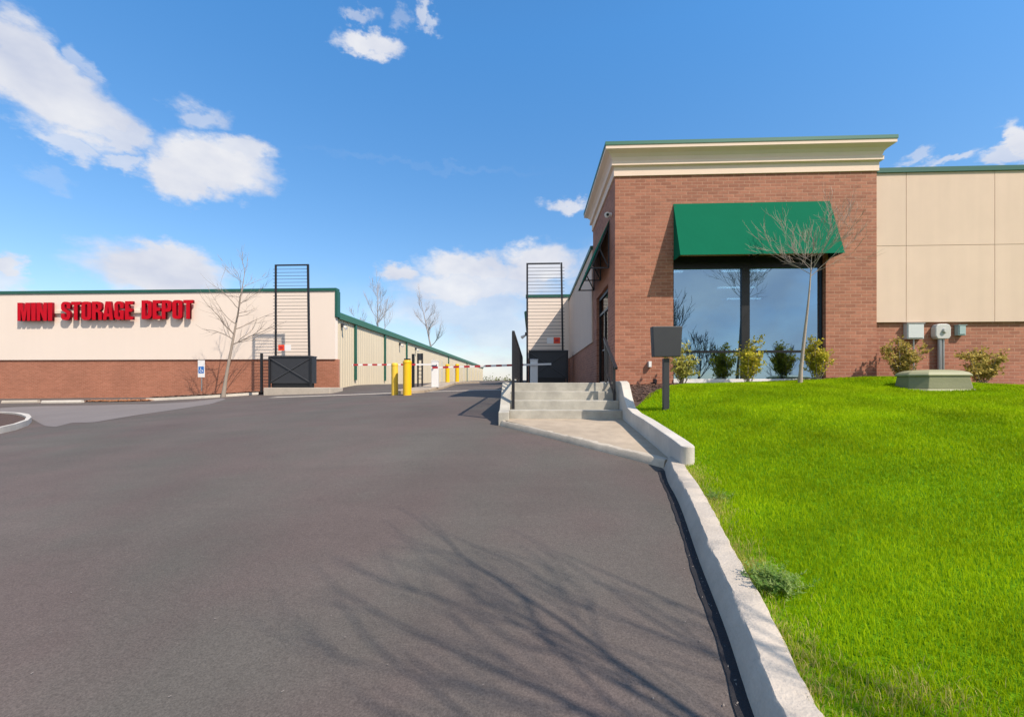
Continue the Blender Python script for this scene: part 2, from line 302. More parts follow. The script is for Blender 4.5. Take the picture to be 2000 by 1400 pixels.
# ------------------------------------------------------------------ mesh helpers
class MB:
    def __init__(s): s.v = []; s.f = []; s.tint = None
    def add(s, vs, fs):
        o = len(s.v); s.v += [tuple(p) for p in vs]; s.f += [tuple(i + o for i in f) for f in fs]; return s
    def box(s, x0, x1, y0, y1, z0, z1):
        return s.add([(x0,y0,z0),(x1,y0,z0),(x1,y1,z0),(x0,y1,z0),(x0,y0,z1),(x1,y0,z1),(x1,y1,z1),(x0,y1,z1)],
                     [(0,3,2,1),(4,5,6,7),(0,1,5,4),(1,2,6,5),(2,3,7,6),(3,0,4,7)])
    def cbox(s, c, sx, sy, sz): return s.box(c[0]-sx/2, c[0]+sx/2, c[1]-sy/2, c[1]+sy/2, c[2], c[2]+sz)
    def prism(s, pts, d):      # planar polygon pts, extruded by vector d
        n = len(pts); d = Vector(d); a = [Vector(p) for p in pts]
        return s.add(a + [p + d for p in a], [tuple(range(n))[::-1], tuple(range(n, 2*n))] + [(i, (i+1) % n, n + (i+1) % n, n + i) for i in range(n)])
    def loft(s, rings, close=True, caps=True):
        n = len(rings[0]); o = []
        for r in rings: o += list(r)
        fs = []
        for k in range(len(rings)-1):
            for i in range(n if close else n-1):
                j = (i+1) % n; fs.append((k*n+i, k*n+j, (k+1)*n+j, (k+1)*n+i))
        if caps: fs += [tuple(range(n))[::-1], tuple(range((len(rings)-1)*n, len(rings)*n))]
        return s.add(o, fs)
    def tube(s, pts, rs, n=8):
        pts = [Vector(p) for p in pts]
        if not hasattr(rs, '__len__'): rs = [rs]*len(pts)
        rings = []; up = Vector((.13, .21, 1)).normalized()
        for i, p in enumerate(pts):
            t = (pts[min(i+1, len(pts)-1)] - pts[max(i-1, 0)]).normalized()
            if abs(t.dot(up)) > .98: up = Vector((1, .1, .1)).normalized()
            a = t.cross(up).normalized(); b = t.cross(a)
            rings.append([p + (a*math.cos(q*2*math.pi/n) + b*math.sin(q*2*math.pi/n))*rs[i] for q in range(n)])
        return s.loft(rings)
    def bar(s, a, b, w, h=None):   # square bar between two points
        a = Vector(a); b = Vector(b); h = h or w; t = (b-a).normalized()
        up = Vector((0,0,1)) if abs(t.z) < .95 else Vector((0,1,0))
        x = t.cross(up).normalized()*w/2; y = x.cross(t).normalized()*h/2
        return s.loft([[p-x-y, p+x-y, p+x+y, p-x+y] for p in (a, b)])
    def cyl(s, c, r, z0, z1, n=20, r2=None):
        r2 = r if r2 is None else r2
        return s.loft([[(c[0]+q*math.cos(a*2*math.pi/n), c[1]+q*math.sin(a*2*math.pi/n), z) for a in range(n)] for q, z in ((r, z0), (r2, z1))])
    def build(s, name, m, parent=None, smooth=False, bevel=0, origin=None):
        me = bpy.data.meshes.new(name)
        o = Vector((0,0,0))
        if parent is not None: o = wloc(parent)
        elif origin is not None: o = Vector(origin)
        me.from_pydata([(p[0]-o.x, p[1]-o.y, p[2]-o.z) for p in s.v], [], s.f); me.update()
        ob = bpy.data.objects.new(name, me); COL.objects.link(ob)
        if parent is not None: ob.parent = parent
        elif origin is not None: ob.location = o
        me.materials.append(m if not isinstance(m, str) else M[m])
        if smooth:
            me.polygons.foreach_set('use_smooth', [True]*len(me.polygons))
            try: me.set_sharp_from_angle(angle=rad(40))
            except Exception: pass
        if bevel:
            bm_ = ob.modifiers.new('bevel', 'BEVEL'); bm_.width = bevel; bm_.segments = 2; bm_.limit_method = 'ANGLE'
        return ob
def wloc(o):
    p = Vector((0,0,0))
    while o is not None: p += Vector(o.location); o = o.parent
    return p
def tag(o, label=None, cat=None, group=None, kind=None):
    if label: o['label'] = label
    if cat: o['category'] = cat
    if group: o['group'] = group
    if kind: o['kind'] = kind
    return o
def thing(name, label, cat, loc, group=None):
    o = bpy.data.objects.new(name, None); COL.objects.link(o); o.location = loc; o.empty_display_size = .2
    return tag(o, label, cat, group)
def copy_tree(o, dloc=(0,0,0), parent=None):
    c = o.copy(); COL.objects.link(c)
    if parent is not None: c.parent = parent
    else: c.location = Vector(o.location) + Vector(dloc)
    for ch in list(o.children): copy_tree(ch, (0,0,0), c)
    return c
def npmesh(name, V, T, m, tint=None, origin=None, smooth=False):   # triangles from numpy arrays
    me = bpy.data.meshes.new(name); V = np.asarray(V, np.float32)
    if origin is not None: V = V - np.array(origin, np.float32)
    me.vertices.add(len(V)); me.vertices.foreach_set('co', V.ravel())
    T = np.asarray(T, np.int32); me.loops.add(T.size); me.loops.foreach_set('vertex_index', T.ravel())
    me.polygons.add(len(T)); me.polygons.foreach_set('loop_start', np.arange(0, T.size, T.shape[1], dtype=np.int32))
    try: me.polygons.foreach_set('loop_total', np.full(len(T), T.shape[1], np.int32))
    except Exception: pass
    if tint is not None:
        a = me.attributes.new('tint', 'FLOAT', 'POINT'); a.data.foreach_set('value', np.asarray(tint, np.float32))
    me.materials.append(M[m]); me.update(calc_edges=True); me.validate()
    if smooth: me.polygons.foreach_set('use_smooth', [True]*len(me.polygons))
    ob = bpy.data.objects.new(name, me); COL.objects.link(ob)
    if origin is not None: ob.location = origin
    return ob

# ------------------------------------------------------------------ kerb lines (on plan)
WX0, WX1 = 1.72, 1.88           # wing wall faces
cpx = [(1299, 921), (1307, 949), (1314, 961), (1371, 1114), (1421, 1246), (1471, 1400)]
CP = [hit(x, y) for x, y in cpx]
CP = [Vector((WX0 - .10, 5.42, 0))] + CP[1:] + [Vector((.80, .9, 0)), Vector((.70, 0, 0)), Vector((.70, -2, 0)), Vector((.9, -6, 0)), Vector((1.3, -12, 0)), Vector((1.3, -40, 0))]
CPY = [p.y for p in CP][::-1]; CPX = [p.x for p in CP][::-1]
RX = pchip(CPY, CPX)
SWL = [(-.62, 8.15), (WX0 - .10, 5.42)]
def xr(Y):
    if Y >= 8.15: return -.62
    if Y > 5.42:
        t = (8.15 - Y) / (8.15 - 5.42); return -.62 + t * (WX0 - .10 + .62)
    return float(RX(Y))

# pavement: asphalt sheet
ys = list(np.arange(-40, 0, 2.0)) + list(np.arange(0, 30, .25)) + list(np.arange(30, 130, 2.5)) + list(np.arange(130, 520, 20.))
us = np.concatenate([np.linspace(0, .55, 34)[:-1] ** 1, np.linspace(.55, 1, 46)])
V = []; FQ = []
for Y in ys:
    x1 = xr(Y) + .04 if Y < 24 else -.1
    for u in us: X = -62 + (x1 + 62) * u; V.append((X, Y, float(R(X, Y))))
n = len(us)
FQ = [(j*n+i, j*n+i+1, (j+1)*n+i+1, (j+1)*n+i) for j in range(len(ys)-1) for i in range(n-1)]
tag(npmesh('driveway', V, FQ, 'asphalt', smooth=True), kind='structure')
# wide ground to the horizon
gx = np.concatenate([[-900, -500, -250, -120], np.linspace(-62, 40, 52), [80, 160, 300, 600, 900]])
gy = np.concatenate([[-900, -400, -150], np.linspace(-80, 130, 85), [160, 200, 300, 500, 900]])
V = [(x, y, float(R(np.clip(x, -60, 40), np.clip(y, -80, 500))) - .45 - (.0 if y < 500 else 4)) for y in gy for x in gx]; n = len(gx)
tag(npmesh('ground', V, [(j*n+i, j*n+i+1, (j+1)*n+i+1, (j+1)*n+i) for j in range(len(gy)-1) for i in range(n-1)], 'ground', smooth=True), kind='structure')

def drape(name, lo, up, m, nu=40, nv=10, off=.006):     # sheet between two ground curves given as functions of u
    V = []
    for i in range(nu + 1):
        a, b = lo(i / nu), up(i / nu)
        for j in range(nv + 1):
            t = j / nv; X = a[0] + (b[0]-a[0])*t; Y = a[1] + (b[1]-a[1])*t; V.append((X, Y, float(R(X, Y)) + off))
    k = nv + 1
    return npmesh(name, V, [(i*k+j, (i+1)*k+j, (i+1)*k+j+1, i*k+j+1) for i in range(nu) for j in range(nv)], m, smooth=True)
def plc(pts):                    # polyline in photo pixels -> ground curve
    g = [hit(*p) for p in pts]
    def f(u):
        t = u * (len(g)-1); i = min(int(t), len(g)-2); return g[i].lerp(g[i+1], t - i)
    return f
tag(drape('faded_parking_lot', plc([(0, 806), (62, 818), (88, 832), (108, 834), (140, 826), (182, 825), (266, 811), (350, 799), (413, 789), (441, 780)]),
          plc([(0, 797), (30, 795), (60, 794), (90, 793), (120, 793), (160, 792), (230, 790), (300, 789), (370, 785), (435, 778)]), 'old_asphalt', 50, 10), kind='structure')
tag(drape('drain_gutter', lambda u: (-11.2 + 10.5*u, 18.0 + .1*math.sin(u*9)), lambda u: (-11.2 + 10.5*u, 18.75 + .05*math.sin(u*7)), 'concrete', 40, 4), kind='structure')
tag(drape('faded_seam', lambda u: (-8.6 + 7.6*u, 20.6), lambda u: (-8.6 + 7.6*u, 21.1), 'old_asphalt', 30, 3), kind='structure')

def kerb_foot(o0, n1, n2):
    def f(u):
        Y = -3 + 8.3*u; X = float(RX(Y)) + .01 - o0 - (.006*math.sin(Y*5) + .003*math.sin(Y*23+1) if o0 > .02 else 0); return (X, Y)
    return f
tag(drape('tar_seam', kerb_foot(.078, 0, 0), kerb_foot(-.03, 0, 0), 'tar', 160, 4, .008), kind='structure')  # dark sealant edge, kerb's shadow painted into its colour and width
def sweep(path, prof, h=None, roadz=True):   # path: plan points; prof: (offset to the right of travel, height)
    rings = []; P = [Vector((p[0], p[1], 0)) for p in path]
    for i, p in enumerate(P):
        t = (P[min(i+1, len(P)-1)] - P[max(i-1, 0)]).normalized(); nrm = Vector((t.y, -t.x, 0))
        ring = []
        for (o, z) in prof:
            q = p + nrm*o; ring.append((q.x, q.y, (float(R(p.x, p.y)) if roadz else 0) + z))
        rings.append(ring)
    return MB().loft(rings)
# roadside kerb beside the lawn
YS = [-12 + .35*i for i in range(31)] + [-1.2 + .05*i for i in range(132)] + [5.42]
path = [(float(RX(y)), y) for y in YS]
kr = random.Random(4)
def wob(b, n, sc=1.0):
    k = len(b.v)//n
    for i in range(n):
        w1 = sum(math.sin(i*f+p) for f, p in ((.31, 0), (.83, 2), (1.9, 1)))*.0022*sc
        chip = .007 if kr.random() < .02 else 0; jt = -.010 if i % 61 == 30 else 0
        for j in range(k):
            x_, y_, z_ = b.v[i*k+j]
            if 2 <= j <= k-2: b.v[i*k+j] = (x_ + w1*.6 + kr.gauss(0, .0016) + (chip if j in (2, 3) else 0), y_, z_ + w1*.6 + kr.gauss(0, .0015) - (chip*.6 if j in (2, 3) else 0) + jt)
    return b
b_ = sweep(path, [(0, -.25), (0, 0), (.055, .135), (.07, .15), (.20, .15), (.21, .14), (.21, -.25)])
wob(b_, len(path))
tag(b_.build('lawn_kerb', 'concrete', smooth=True), 'long curving battered concrete kerb between the driveway and the lawn', 'kerb')
path = [(-.62, 8.22), (-.58, 8.12)] + [(-.62 + (WX0 - .10 + .62)*t, 8.15 - 2.73*t) for t in np.linspace(.03, 1, 60)]
b_ = sweep(path[::-1], [(0, -.25), (0, 0), (.02, .085), (.035, .10), (.15, .10), (.15, -.25)])
wob(b_, len(path), .8)
tag(b_.build('walkway_kerb', 'curb_pale', smooth=True), 'low slanting concrete kerb along the tan walkway below the steps', 'kerb')
# walkway slab below the steps
def wk(Y): # left edge of the walkway at Y
    return xr(Y) + .10
V = []; nu = 12
Ys = np.linspace(5.36, 8.5, 22)
for Y in Ys:
    x0 = wk(min(Y, 8.15)); x1 = WX0 + .02
    for i in range(nu + 1):
        X = x0 + (x1 - x0)*i/nu; V.append((X, Y, float(R(0, Y)) + .098))
n = nu + 1
tag(npmesh('walkway', V, [(j*n+i, j*n+i+1, (j+1)*n+i+1, (j+1)*n+i) for j in range(len(Ys)-1) for i in range(nu)], 'walk', smooth=True), kind='structure')

# ------------------------------------------------------------------ lawn
ctrl = []
for Y in [-12, -8, -4, -1, 0, 1, 2, 3, 4, 5]: ctrl.append((float(RX(Y)) + .2, Y, float(R(0, Y)) - E + .125))
ctrl += [(1.88, 5.3, -.86), (1.88, 6.8, -.62), (1.88, 7.5, -.53), (1.88, 8.0, -.42), (1.88, 8.5, -.24), (1.88, 9.3, -.12), (1.88, 11, -.05), (2.3, 7.5, -.43),
         (3.5, 11, 0), (5, 10.2, .03), (5, 11.1, .02), (7, 10.2, .11), (8.1, 10, .15), (9.5, 10.5, -.0), (7.6, 8.4, -.13), (11.6, 10.3, -.07), (16, 10.5, -.10), (30, 11, -.2),
         (11, 8.5, -.05), (9, 5, -.32), (5, 2, -.95), (8, 2, -.75), (14, 3, -.5), (30, 4, -.4), (3, -3, -1.7), (6, -6, -1.9), (10, -10, -2.1), (30, -12, -2.4), (20, -4, -1.5), (3.6, 5, -.62)]
Cc = np.array(ctrl)
def U(r): return np.where(r > 1e-9, r*r*np.log(np.maximum(r, 1e-9)), 0)
n = len(Cc); K = U(np.linalg.norm(Cc[:, None, :2] - Cc[None, :, :2], axis=2)) + np.eye(n)*.02
Pm = np.hstack([np.ones((n, 1)), Cc[:, :2]]); A = np.zeros((n+3, n+3)); A[:n, :n] = K; A[:n, n:] = Pm; A[n:, :n] = Pm.T
sol = np.linalg.solve(A, np.concatenate([Cc[:, 2], [0, 0, 0]]))
def G(X, Y):
    X = np.atleast_1d(np.asarray(X, float)); Y = np.atleast_1d(np.asarray(Y, float)); out = np.full(X.shape, sol[n]) + sol[n+1]*X + sol[n+2]*Y
    for k in range(n): out = out + sol[k]*U(np.hypot(X - Cc[k, 0], Y - Cc[k, 1]))
    return out + E
def xl(Y): return float(RX(Y)) + .19 if Y < 5.42 - .1 else WX1 - .02
gy = list(np.arange(-12, 0, 1.)) + list(np.arange(0, 11.3, .2)) + [11.3]
us = np.linspace(0, 1, 90)**1.9
V = []
for Y in gy:
    x0 = xl(Y); X = x0 + (34 - x0)*us; V += list(zip(X, np.full(len(us), Y), G(X, np.full(len(us), Y))))
n_ = len(us)
tag(npmesh('lawn', V, [(j*n_+i, j*n_+i+1, (j+1)*n_+i+1, (j+1)*n_+i) for j in range(len(gy)-1) for i in range(n_-1)], 'lawn_soil', smooth=True), kind='structure')
YM = pchip([1.6, 1.9, 2.3, 2.9, 3.6, 5, 8, 9.2, 11, 40], [7.9, 8.05, 8.5, 9.4, 10.35, 10.5, 10.45, 10.1, 10.15, 10.2])
V = []; Xs = np.concatenate([np.arange(WX1 - .01, 4, .06), np.arange(4, 30, .25)]); nv = 8
for X in Xs:
    y0 = float(YM(X)) + .07*math.sin(X*5.3) + .05*math.sin(X*13); yy = np.linspace(y0, 11.2, nv+1)
    V += list(zip(np.full(nv+1, X), yy, G(np.full(nv+1, X), yy) + .012))
k = nv + 1
tag(npmesh('mulch_bed', V, [(i*k+j, (i+1)*k+j, (i+1)*k+j+1, i*k+j+1) for i in range(len(Xs)-1) for j in range(nv)], 'mulch', smooth=True), kind='structure')
rng = np.random.default_rng(3)
def blades(name, X, Y, H, Wd, m, tint, lean=.5, Z=None):
    n = len(X); Z = G(X, Y) if Z is None else Z
    a = rng.uniform(0, 2*np.pi, n); la = rng.uniform(0, 2*np.pi, n); ln = rng.uniform(.1, lean, n)*H
    dx, dy = np.cos(a)*Wd/2, np.sin(a)*Wd/2; lx, ly = np.cos(la)*ln, np.sin(la)*ln
    V = np.empty((n, 5, 3))
    V[:, 0] = np.stack([X-dx, Y-dy, Z-.005], 1); V[:, 1] = np.stack([X+dx, Y+dy, Z-.005], 1)
    V[:, 2] = np.stack([X+dx*.8+lx*.35, Y+dy*.8+ly*.35, Z+H*.55], 1); V[:, 3] = np.stack([X-dx*.8+lx*.35, Y-dy*.8+ly*.35, Z+H*.55], 1)
    V[:, 4] = np.stack([X+lx, Y+ly, Z+H*np.sqrt(np.maximum(1-(ln/H)**2*.6, .2))], 1)
    b = np.arange(n)[:, None]*5
    T = np.concatenate([b+[0, 1, 2], b+[0, 2, 3], b+[3, 2, 4]], 0)
    return npmesh(name, V.reshape(-1, 3), T, m, np.repeat(tint, 5))
# lawn blades, thinning out with distance
NB = 1500000
Yb = rng.uniform(.9, 10.5, NB); Xb = rng.uniform(.9, 14, NB); d = np.hypot(Xb, Yb)
edge = np.array([xl(y) for y in np.linspace(-1, 11, 400)]); xe = np.interp(Yb, np.linspace(-1, 11, 400), edge)
vis = (Xb > xe + .01) & (Xb < Yb*1.22 + .6) & (Yb < YM(np.clip(Xb, 1.6, 40)) + .05*np.sin(Xb*9))
pk = np.clip((3.2/d)**1.1, 0, 1)
keep = vis & (rng.uniform(0, 1, NB) < pk*.95)
# a thin, dry margin against the kerb near the camera
dry = (Xb - xe < .14 + .12*np.sin(Yb*5)) & (Yb < 4.6)
keep &= ~(dry & (rng.uniform(0, 1, NB) < .5))
Xk, Yk, dk = Xb[keep], Yb[keep], d[keep]
pat = .5 + .5*np.sin(Xk*1.7 + 1.3*np.sin(Yk*1.1))*np.sin(Yk*2.1 + np.sin(Xk*1.9))
H = rng.uniform(.018, .042, len(Xk))*(1 + .3*pat); Wd = np.maximum(.0030, dk*.00085)*rng.uniform(.8, 1.4, len(Xk))
tag(blades('grass', Xk, Yk, H, Wd, 'blade', np.clip(rng.uniform(0, 1, len(Xk))*.45 + pat*.3 + .18*rng.normal(0, 1, len(Xk))**2*.6, 0, 1), .75), 'short bright green grass blades covering the lawn slope', 'grass', kind='stuff')
# dry straw tufts along the kerb and at the bottom edge
n1 = 5200
ye = rng.uniform(1.2, 5.2, n1); xe_ = np.interp(ye, np.linspace(-1, 11, 400), edge); Xd = xe_ + np.abs(rng.normal(0, .11, n1)) + .005
q = rng.uniform(0, 1, n1) < (.35 + .65*(np.sin(ye*7) > 0)); Xd, Yd = Xd[q], ye[q]
n2_ = 600; Xd = np.concatenate([Xd, rng.normal(1.50, .16, n2_)]); Yd = np.concatenate([Yd, rng.normal(1.80, .07, n2_)])
xe_ = np.interp(Yd, np.linspace(-1, 11, 400), edge); q = Xd > xe_; Xd, Yd = Xd[q], Yd[q]
tag(blades('dry_grass', Xd, Yd, rng.uniform(.02, .06, len(Xd)), rng.uniform(.002, .004, len(Xd)), 'straw', rng.uniform(0, 1, len(Xd)), .95), 'straw coloured dry grass margin along the lawn side of the kerb', 'dry grass', kind='stuff')
def chips(name, X, Y, Z, sz, m, label, cat):
    n = len(X); a = rng.uniform(0, np.pi, n); c, s_ = np.cos(a), np.sin(a); l = rng.uniform(.5, 1, n)*sz; w = l*.35; ti = rng.uniform(-.5, .8, n)*l*.7
    V = np.stack([np.stack([X+c*l*i - s_*w*j, Y+s_*l*i + c*w*j, Z + .004 + np.maximum(ti*i, -ti*i*.2) + .2*w*(j+1)], 1) for i, j in ((-1,-1),(1,-1),(1,1),(-1,1))], 1)
    return tag(npmesh(name, V.reshape(-1, 3), np.arange(n)[:, None]*4 + [0,1,2,3], m), label, cat, kind='stuff')
Xc = rng.uniform(1.92, 12, 16000); Yc = rng.uniform(8.2, 11, 16000); q = (Yc > YM(Xc) - .02 + .1*rng.uniform(-1, 1, len(Xc))); Xc, Yc = Xc[q], Yc[q]
chips('mulch_chips', Xc, Yc, G(Xc, Yc) + .014, .03, 'chip', 'brown bark mulch chips strewn along the foot of the brick wall', 'mulch')

def clump(name, c, r, hgt, nst, m, label, cat):      # a tuft of arching stems with small leaves
    V = []; T = []; ti = []
    for i in range(nst):
        a = random.uniform(0, 6.28); l = hgt*random.uniform(.5, 1.1); o = random.uniform(.3, 1.0); p = Vector(c) + Vector((random.gauss(0, r*.3), random.gauss(0, r*.3), 0)); tn = random.random()
        d_ = Vector((math.cos(a)*o, math.sin(a)*o, 1)).normalized()
        for k in range(7):
            q = p + d_*(l*(k+1)/7) + Vector((0, 0, -.35*l*o*((k+1)/7)**2))
            for s_ in range(2):
                b = random.uniform(0, 6.28); lf = Vector((math.cos(b), math.sin(b), random.uniform(-.2, .8)))*.022; w = Vector((-math.sin(b), math.cos(b), 0))*.0035
                o_ = len(V); V += [q-w, q+w, q+lf]; T.append((o_, o_+1, o_+2)); ti += [tn]*3
            o_ = len(V); pr = p + d_*(l*k/7) + Vector((0, 0, -.35*l*o*(k/7)**2)); w = Vector((.0015, .0012, 0)); V += [pr-w, pr+w, q]; T.append((o_, o_+1, o_+2)); ti += [tn]*3
    return tag(npmesh(name, [tuple(v) for v in V], T, m, ti, origin=c), label, cat)
Xg = rng.uniform(-9, 1.5, 240); Yg = 1.5 + rng.exponential(4, 240); qx = np.array([xr(y) for y in Yg]); q = (Xg < qx - .02) & (Yg < 15)
nk = 90; Yk2 = rng.uniform(1.6, 5.3, nk); Xk2 = np.array([xr(y) for y in Yk2]) - np.abs(rng.normal(0, .06, nk)) - .01
Xg = np.concatenate([Xg[q], Xk2]); Yg = np.concatenate([Yg[q], Yk2])
chips('grit', Xg, Yg, R(Xg, Yg) + .004, .007, 'worn_grit', 'scattered pale grit and crumbs of stone on the asphalt', 'grit')
random.seed(5)
p = at(1512, 1190, 2.60); p.z = float(G(p.x, p.y)[0])
clump('weed_clump', p, .20, .15, 190, 'weed', 'bluish green weed clump spilling over the kerb near the bottom of the lawn', 'weed')
p = at(1388, 985, 4.05); p.x += .05; p.z = float(G(p.x, p.y)[0])
clump('weed_clump', p, .22, .08, 40, 'weed', 'small dark weed at the kerb edge just below the end of the concrete wing wall', 'weed')

# ------------------------------------------------------------------ steps, cheek walls, landing
LZ = E + .04
st = thing('concrete_steps', 'four grey concrete steps with cheek wall leading up to the landing', 'steps', (.6, 8.3, E - .66))
SX0, SX1 = -.42, WX0 - .002
zt = [E - .664 + .176*(k+1) for k in range(4)]
for k in range(4):
    y0 = 8.32 + .30*k
    MB().box(SX0 + .002, SX1, y0, y0 + (.32 if k < 3 else .6), E - 1.0, zt[k] if k < 3 else LZ).build('step', 'steps', st, bevel=.012) if k == 3 else \
        MB().box(SX0 + .002, SX1, y0, y0 + .298, E - 1.0, zt[k]).build('step', 'steps', st, bevel=.012)
mb = MB().prism([(-.62, 8.15, E-1.2), (-.62, 8.15, E-.52), (-.62, 8.45, E-.48), (-.62, 9.3, LZ+.012), (-.62, 22.4, LZ+.012), (-.62, 22.4, E-1.2)], (.2, 0, 0))
mb.build('cheek_wall', 'steps', st, bevel=.01)
tag(MB().box(SX0 + .004, 2.088, 9.824, 24.0, E - .6, LZ - .003).build('landing', 'walk'), kind='structure')
ww = MB()
prof = [(5.12, -1.35), (5.12, -.70), (5.4, -.665), (6.81, -.53), (7.5, -.484), (7.95, -.41), (8.18, -.24), (8.45, .03), (8.62, .07), (10.99, .07), (10.99, -1.35)]
ww.prism([(WX0, y, E+z) for y, z in prof], (WX1 - WX0, 0, 0))
ww.cyl(((WX0+WX1)/2, 5.12), (WX1-WX0)/2 - .001, E-1.35, E-.705, 24)
tag(ww.build('wing_wall', 'curb_white', bevel=.012), 'low concrete retaining wall with rounded end between the steps and the lawn', 'wall')

def rail(name, label, parts):
    t = thing(name, label, 'railing', parts[0][1][0])
    for nm, (a, b), w in parts: MB().bar(a, b, w).build(nm, 'black', t)
    return t
x = 1.63
za, zb = E + .42, E + .93
rail('handrail', 'short black steel handrail on the right side of the steps beside the brick corner', [
    ('post', ((x, 8.66, E-.45), (x, 8.66, za)), .045), ('post', ((x, 9.62, LZ), (x, 9.62, zb)), .045),
    ('top_rail', ((x, 8.45, za-.11), (x, 9.8, zb+.09)), .05), ('bottom_rail', ((x, 8.66, za-.62), (x, 9.62, zb-.62)), .035)]
    + [('baluster', ((x, 8.66+.16*i, za-.60+.531*.16*i), (x, 8.66+.16*i, za+.531*.16*i)), .018) for i in range(1, 6)])
x = -.36
gr = thing('walkway_railing', 'long black picket railing running back along the left edge of the landing', 'railing', (x, 8.62, E-.5))
MB().bar((x, 8.62, E-.5), (x, 8.62, E+1.03), .055).build('post', 'black', gr)
for yy in (11.2, 14, 16.8): MB().bar((x, yy, LZ), (x, yy, E+1.03), .055).build('post', 'black', gr)
MB().bar((x, 8.6, E+1.04), (x, 16.85, E+1.04), .05).build('top_rail', 'black', gr)
MB().bar((x, 8.62, E+.14), (x, 16.8, E+.14), .035).build('bottom_rail', 'black', gr)
for i in range(1, 69):
    yy = 8.62 + .118*i
    if min(abs(yy-q) for q in (11.2, 14, 16.8)) < .05: continue
    MB().bar((x, yy, E+.15), (x, yy, E+1.02), .02).build('baluster', 'black', gr)

# ------------------------------------------------------------------ office building
of = thing('office_building', 'brick office block with cream cornice, green awnings and a cream panelled wing to the right', 'building', (5, 11, E))
X0, X1, YF, YB = 2.09, 8.41, 11.0, 14.9
BT = E + 5.20
wx0, wx1 = at(1315, 600, YF).x, at(1613, 600, YF).x
wz0, wz1 = E + .14, E + 3.22
mb = MB()
mb.box(X0, wx0, YF, YF+.3, E-.7, BT); mb.box(wx1, X1, YF, YF+.3, E-.7, BT); mb.box(wx0, wx1, YF, YF+.3, wz1, BT); mb.box(wx0, wx1, YF, YF+.3, E-.7, wz0-.10)
DY0, DY1, DZ = 12.0, 14.1, E+2.75
mb.box(X0, X0+.3, YF+.3, DY0, E-.7, BT); mb.box(X0, X0+.3, DY1, YB, E-.7, BT); mb.box(X0, X0+.3, DY0, DY1, DZ, BT)
mb.box(X1-.3, X1, YF+.3, YB, E-.7, BT); mb.box(X0+.3, X1-.3, YB-.3, YB, E+3.5, BT)
mb.build('brick_wall', 'brick', of)
# cornice: mitred profile round three sides (offset out, height above BT)
cor = [(0.035, 0), (0.035, .265), (.10, .285), (.10, .40), (.075, .415), (.10, .52), (.16, .60), (.24, .655), (.27, .675), (.27, .78), (-.2, .78), (-.2, 0)]
def ring(o, z, y1): return [(X0-o, y1, z), (X0-o, YF-o, z), (X1+o, YF-o, z), (X1+o, y1, z)]
def cornice(prof, name, m):
    mb = MB(); n = len(prof)
    R_ = []
    for (cx, cy, sx, sy) in ((X0, YB, -1, 1), (X0, YF, -1, -1), (X1, YF, 1, -1), (X1, YB, 1, 1)):
        R_.append([(cx + sx*o, cy + sy*o, BT+z*.835) for o, z in prof])
    mb.loft(R_ + [R_[0]], caps=False)
    return mb.build(name, m, of)
cornice(cor, 'cornice', 'cream_trim')
cornice([(.285, .775), (.285, .875), (-.25, .875), (-.25, .775)], 'parapet_cap', 'green')
MB().box(X0+.02, X1-.02, YF+.02, YB-.02, BT+.3, BT+.45).build('roof', 'plaster', of)
# interior
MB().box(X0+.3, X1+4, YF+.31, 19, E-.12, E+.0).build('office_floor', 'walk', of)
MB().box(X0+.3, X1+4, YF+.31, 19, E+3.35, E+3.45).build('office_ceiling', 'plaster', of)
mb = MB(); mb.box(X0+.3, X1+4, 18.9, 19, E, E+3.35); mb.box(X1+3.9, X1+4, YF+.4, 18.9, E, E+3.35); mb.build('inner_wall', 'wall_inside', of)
for (lx, ly) in ((3.2, 13), (5.6, 13), (3.6, 15.2), (6.4, 15.2), (4.4, 17.2), (7.6, 17.2), (8.4, 14)):
    MB().box(lx, lx+1.25, ly, ly+.09, E+3.31, E+3.345).build('ceiling_light', 'lamp', of)
# front window
wd = MB(); gy = YF + .16
mx0, mx1 = at(1447, 600, gy).x, at(1463, 600, gy).x; rx0 = at(1602, 600, gy).x
gz1 = at(1400, 525, gy).z; tz = at(1400, 687, gy).z
wf = MB(); fy0, fy1 = gy - .04, gy + .06
wf.box(wx0, wx0+.05, fy0, fy1, wz0, wz1); wf.box(rx0, wx1, fy0, fy1, wz0, wz1); wf.box(mx0, mx1, fy0, fy1, wz0, gz1)
wf.box(wx0+.05, rx0, fy0, fy1, gz1, wz1)
wf.box(wx0+.05, mx0, fy0+.01, fy1, tz-.03, tz+.03); wf.box(mx1, rx0, fy0+.01, fy1, tz-.03, tz+.03)
wfo = wf.build('window', 'frame', of)
for a, b in ((wx0+.05, mx0), (mx1, rx0)):
    for z0, z1 in ((wz0, tz-.03), (tz+.03, gz1)): MB().box(a, b, gy, gy+.012, z0, z1).build('pane', 'glass', wfo)
MB().box(wx0-.0, wx1-.0, YF-.03, YF+.115, wz0-.10, wz0).build('sill', 'white', wfo, bevel=.004)
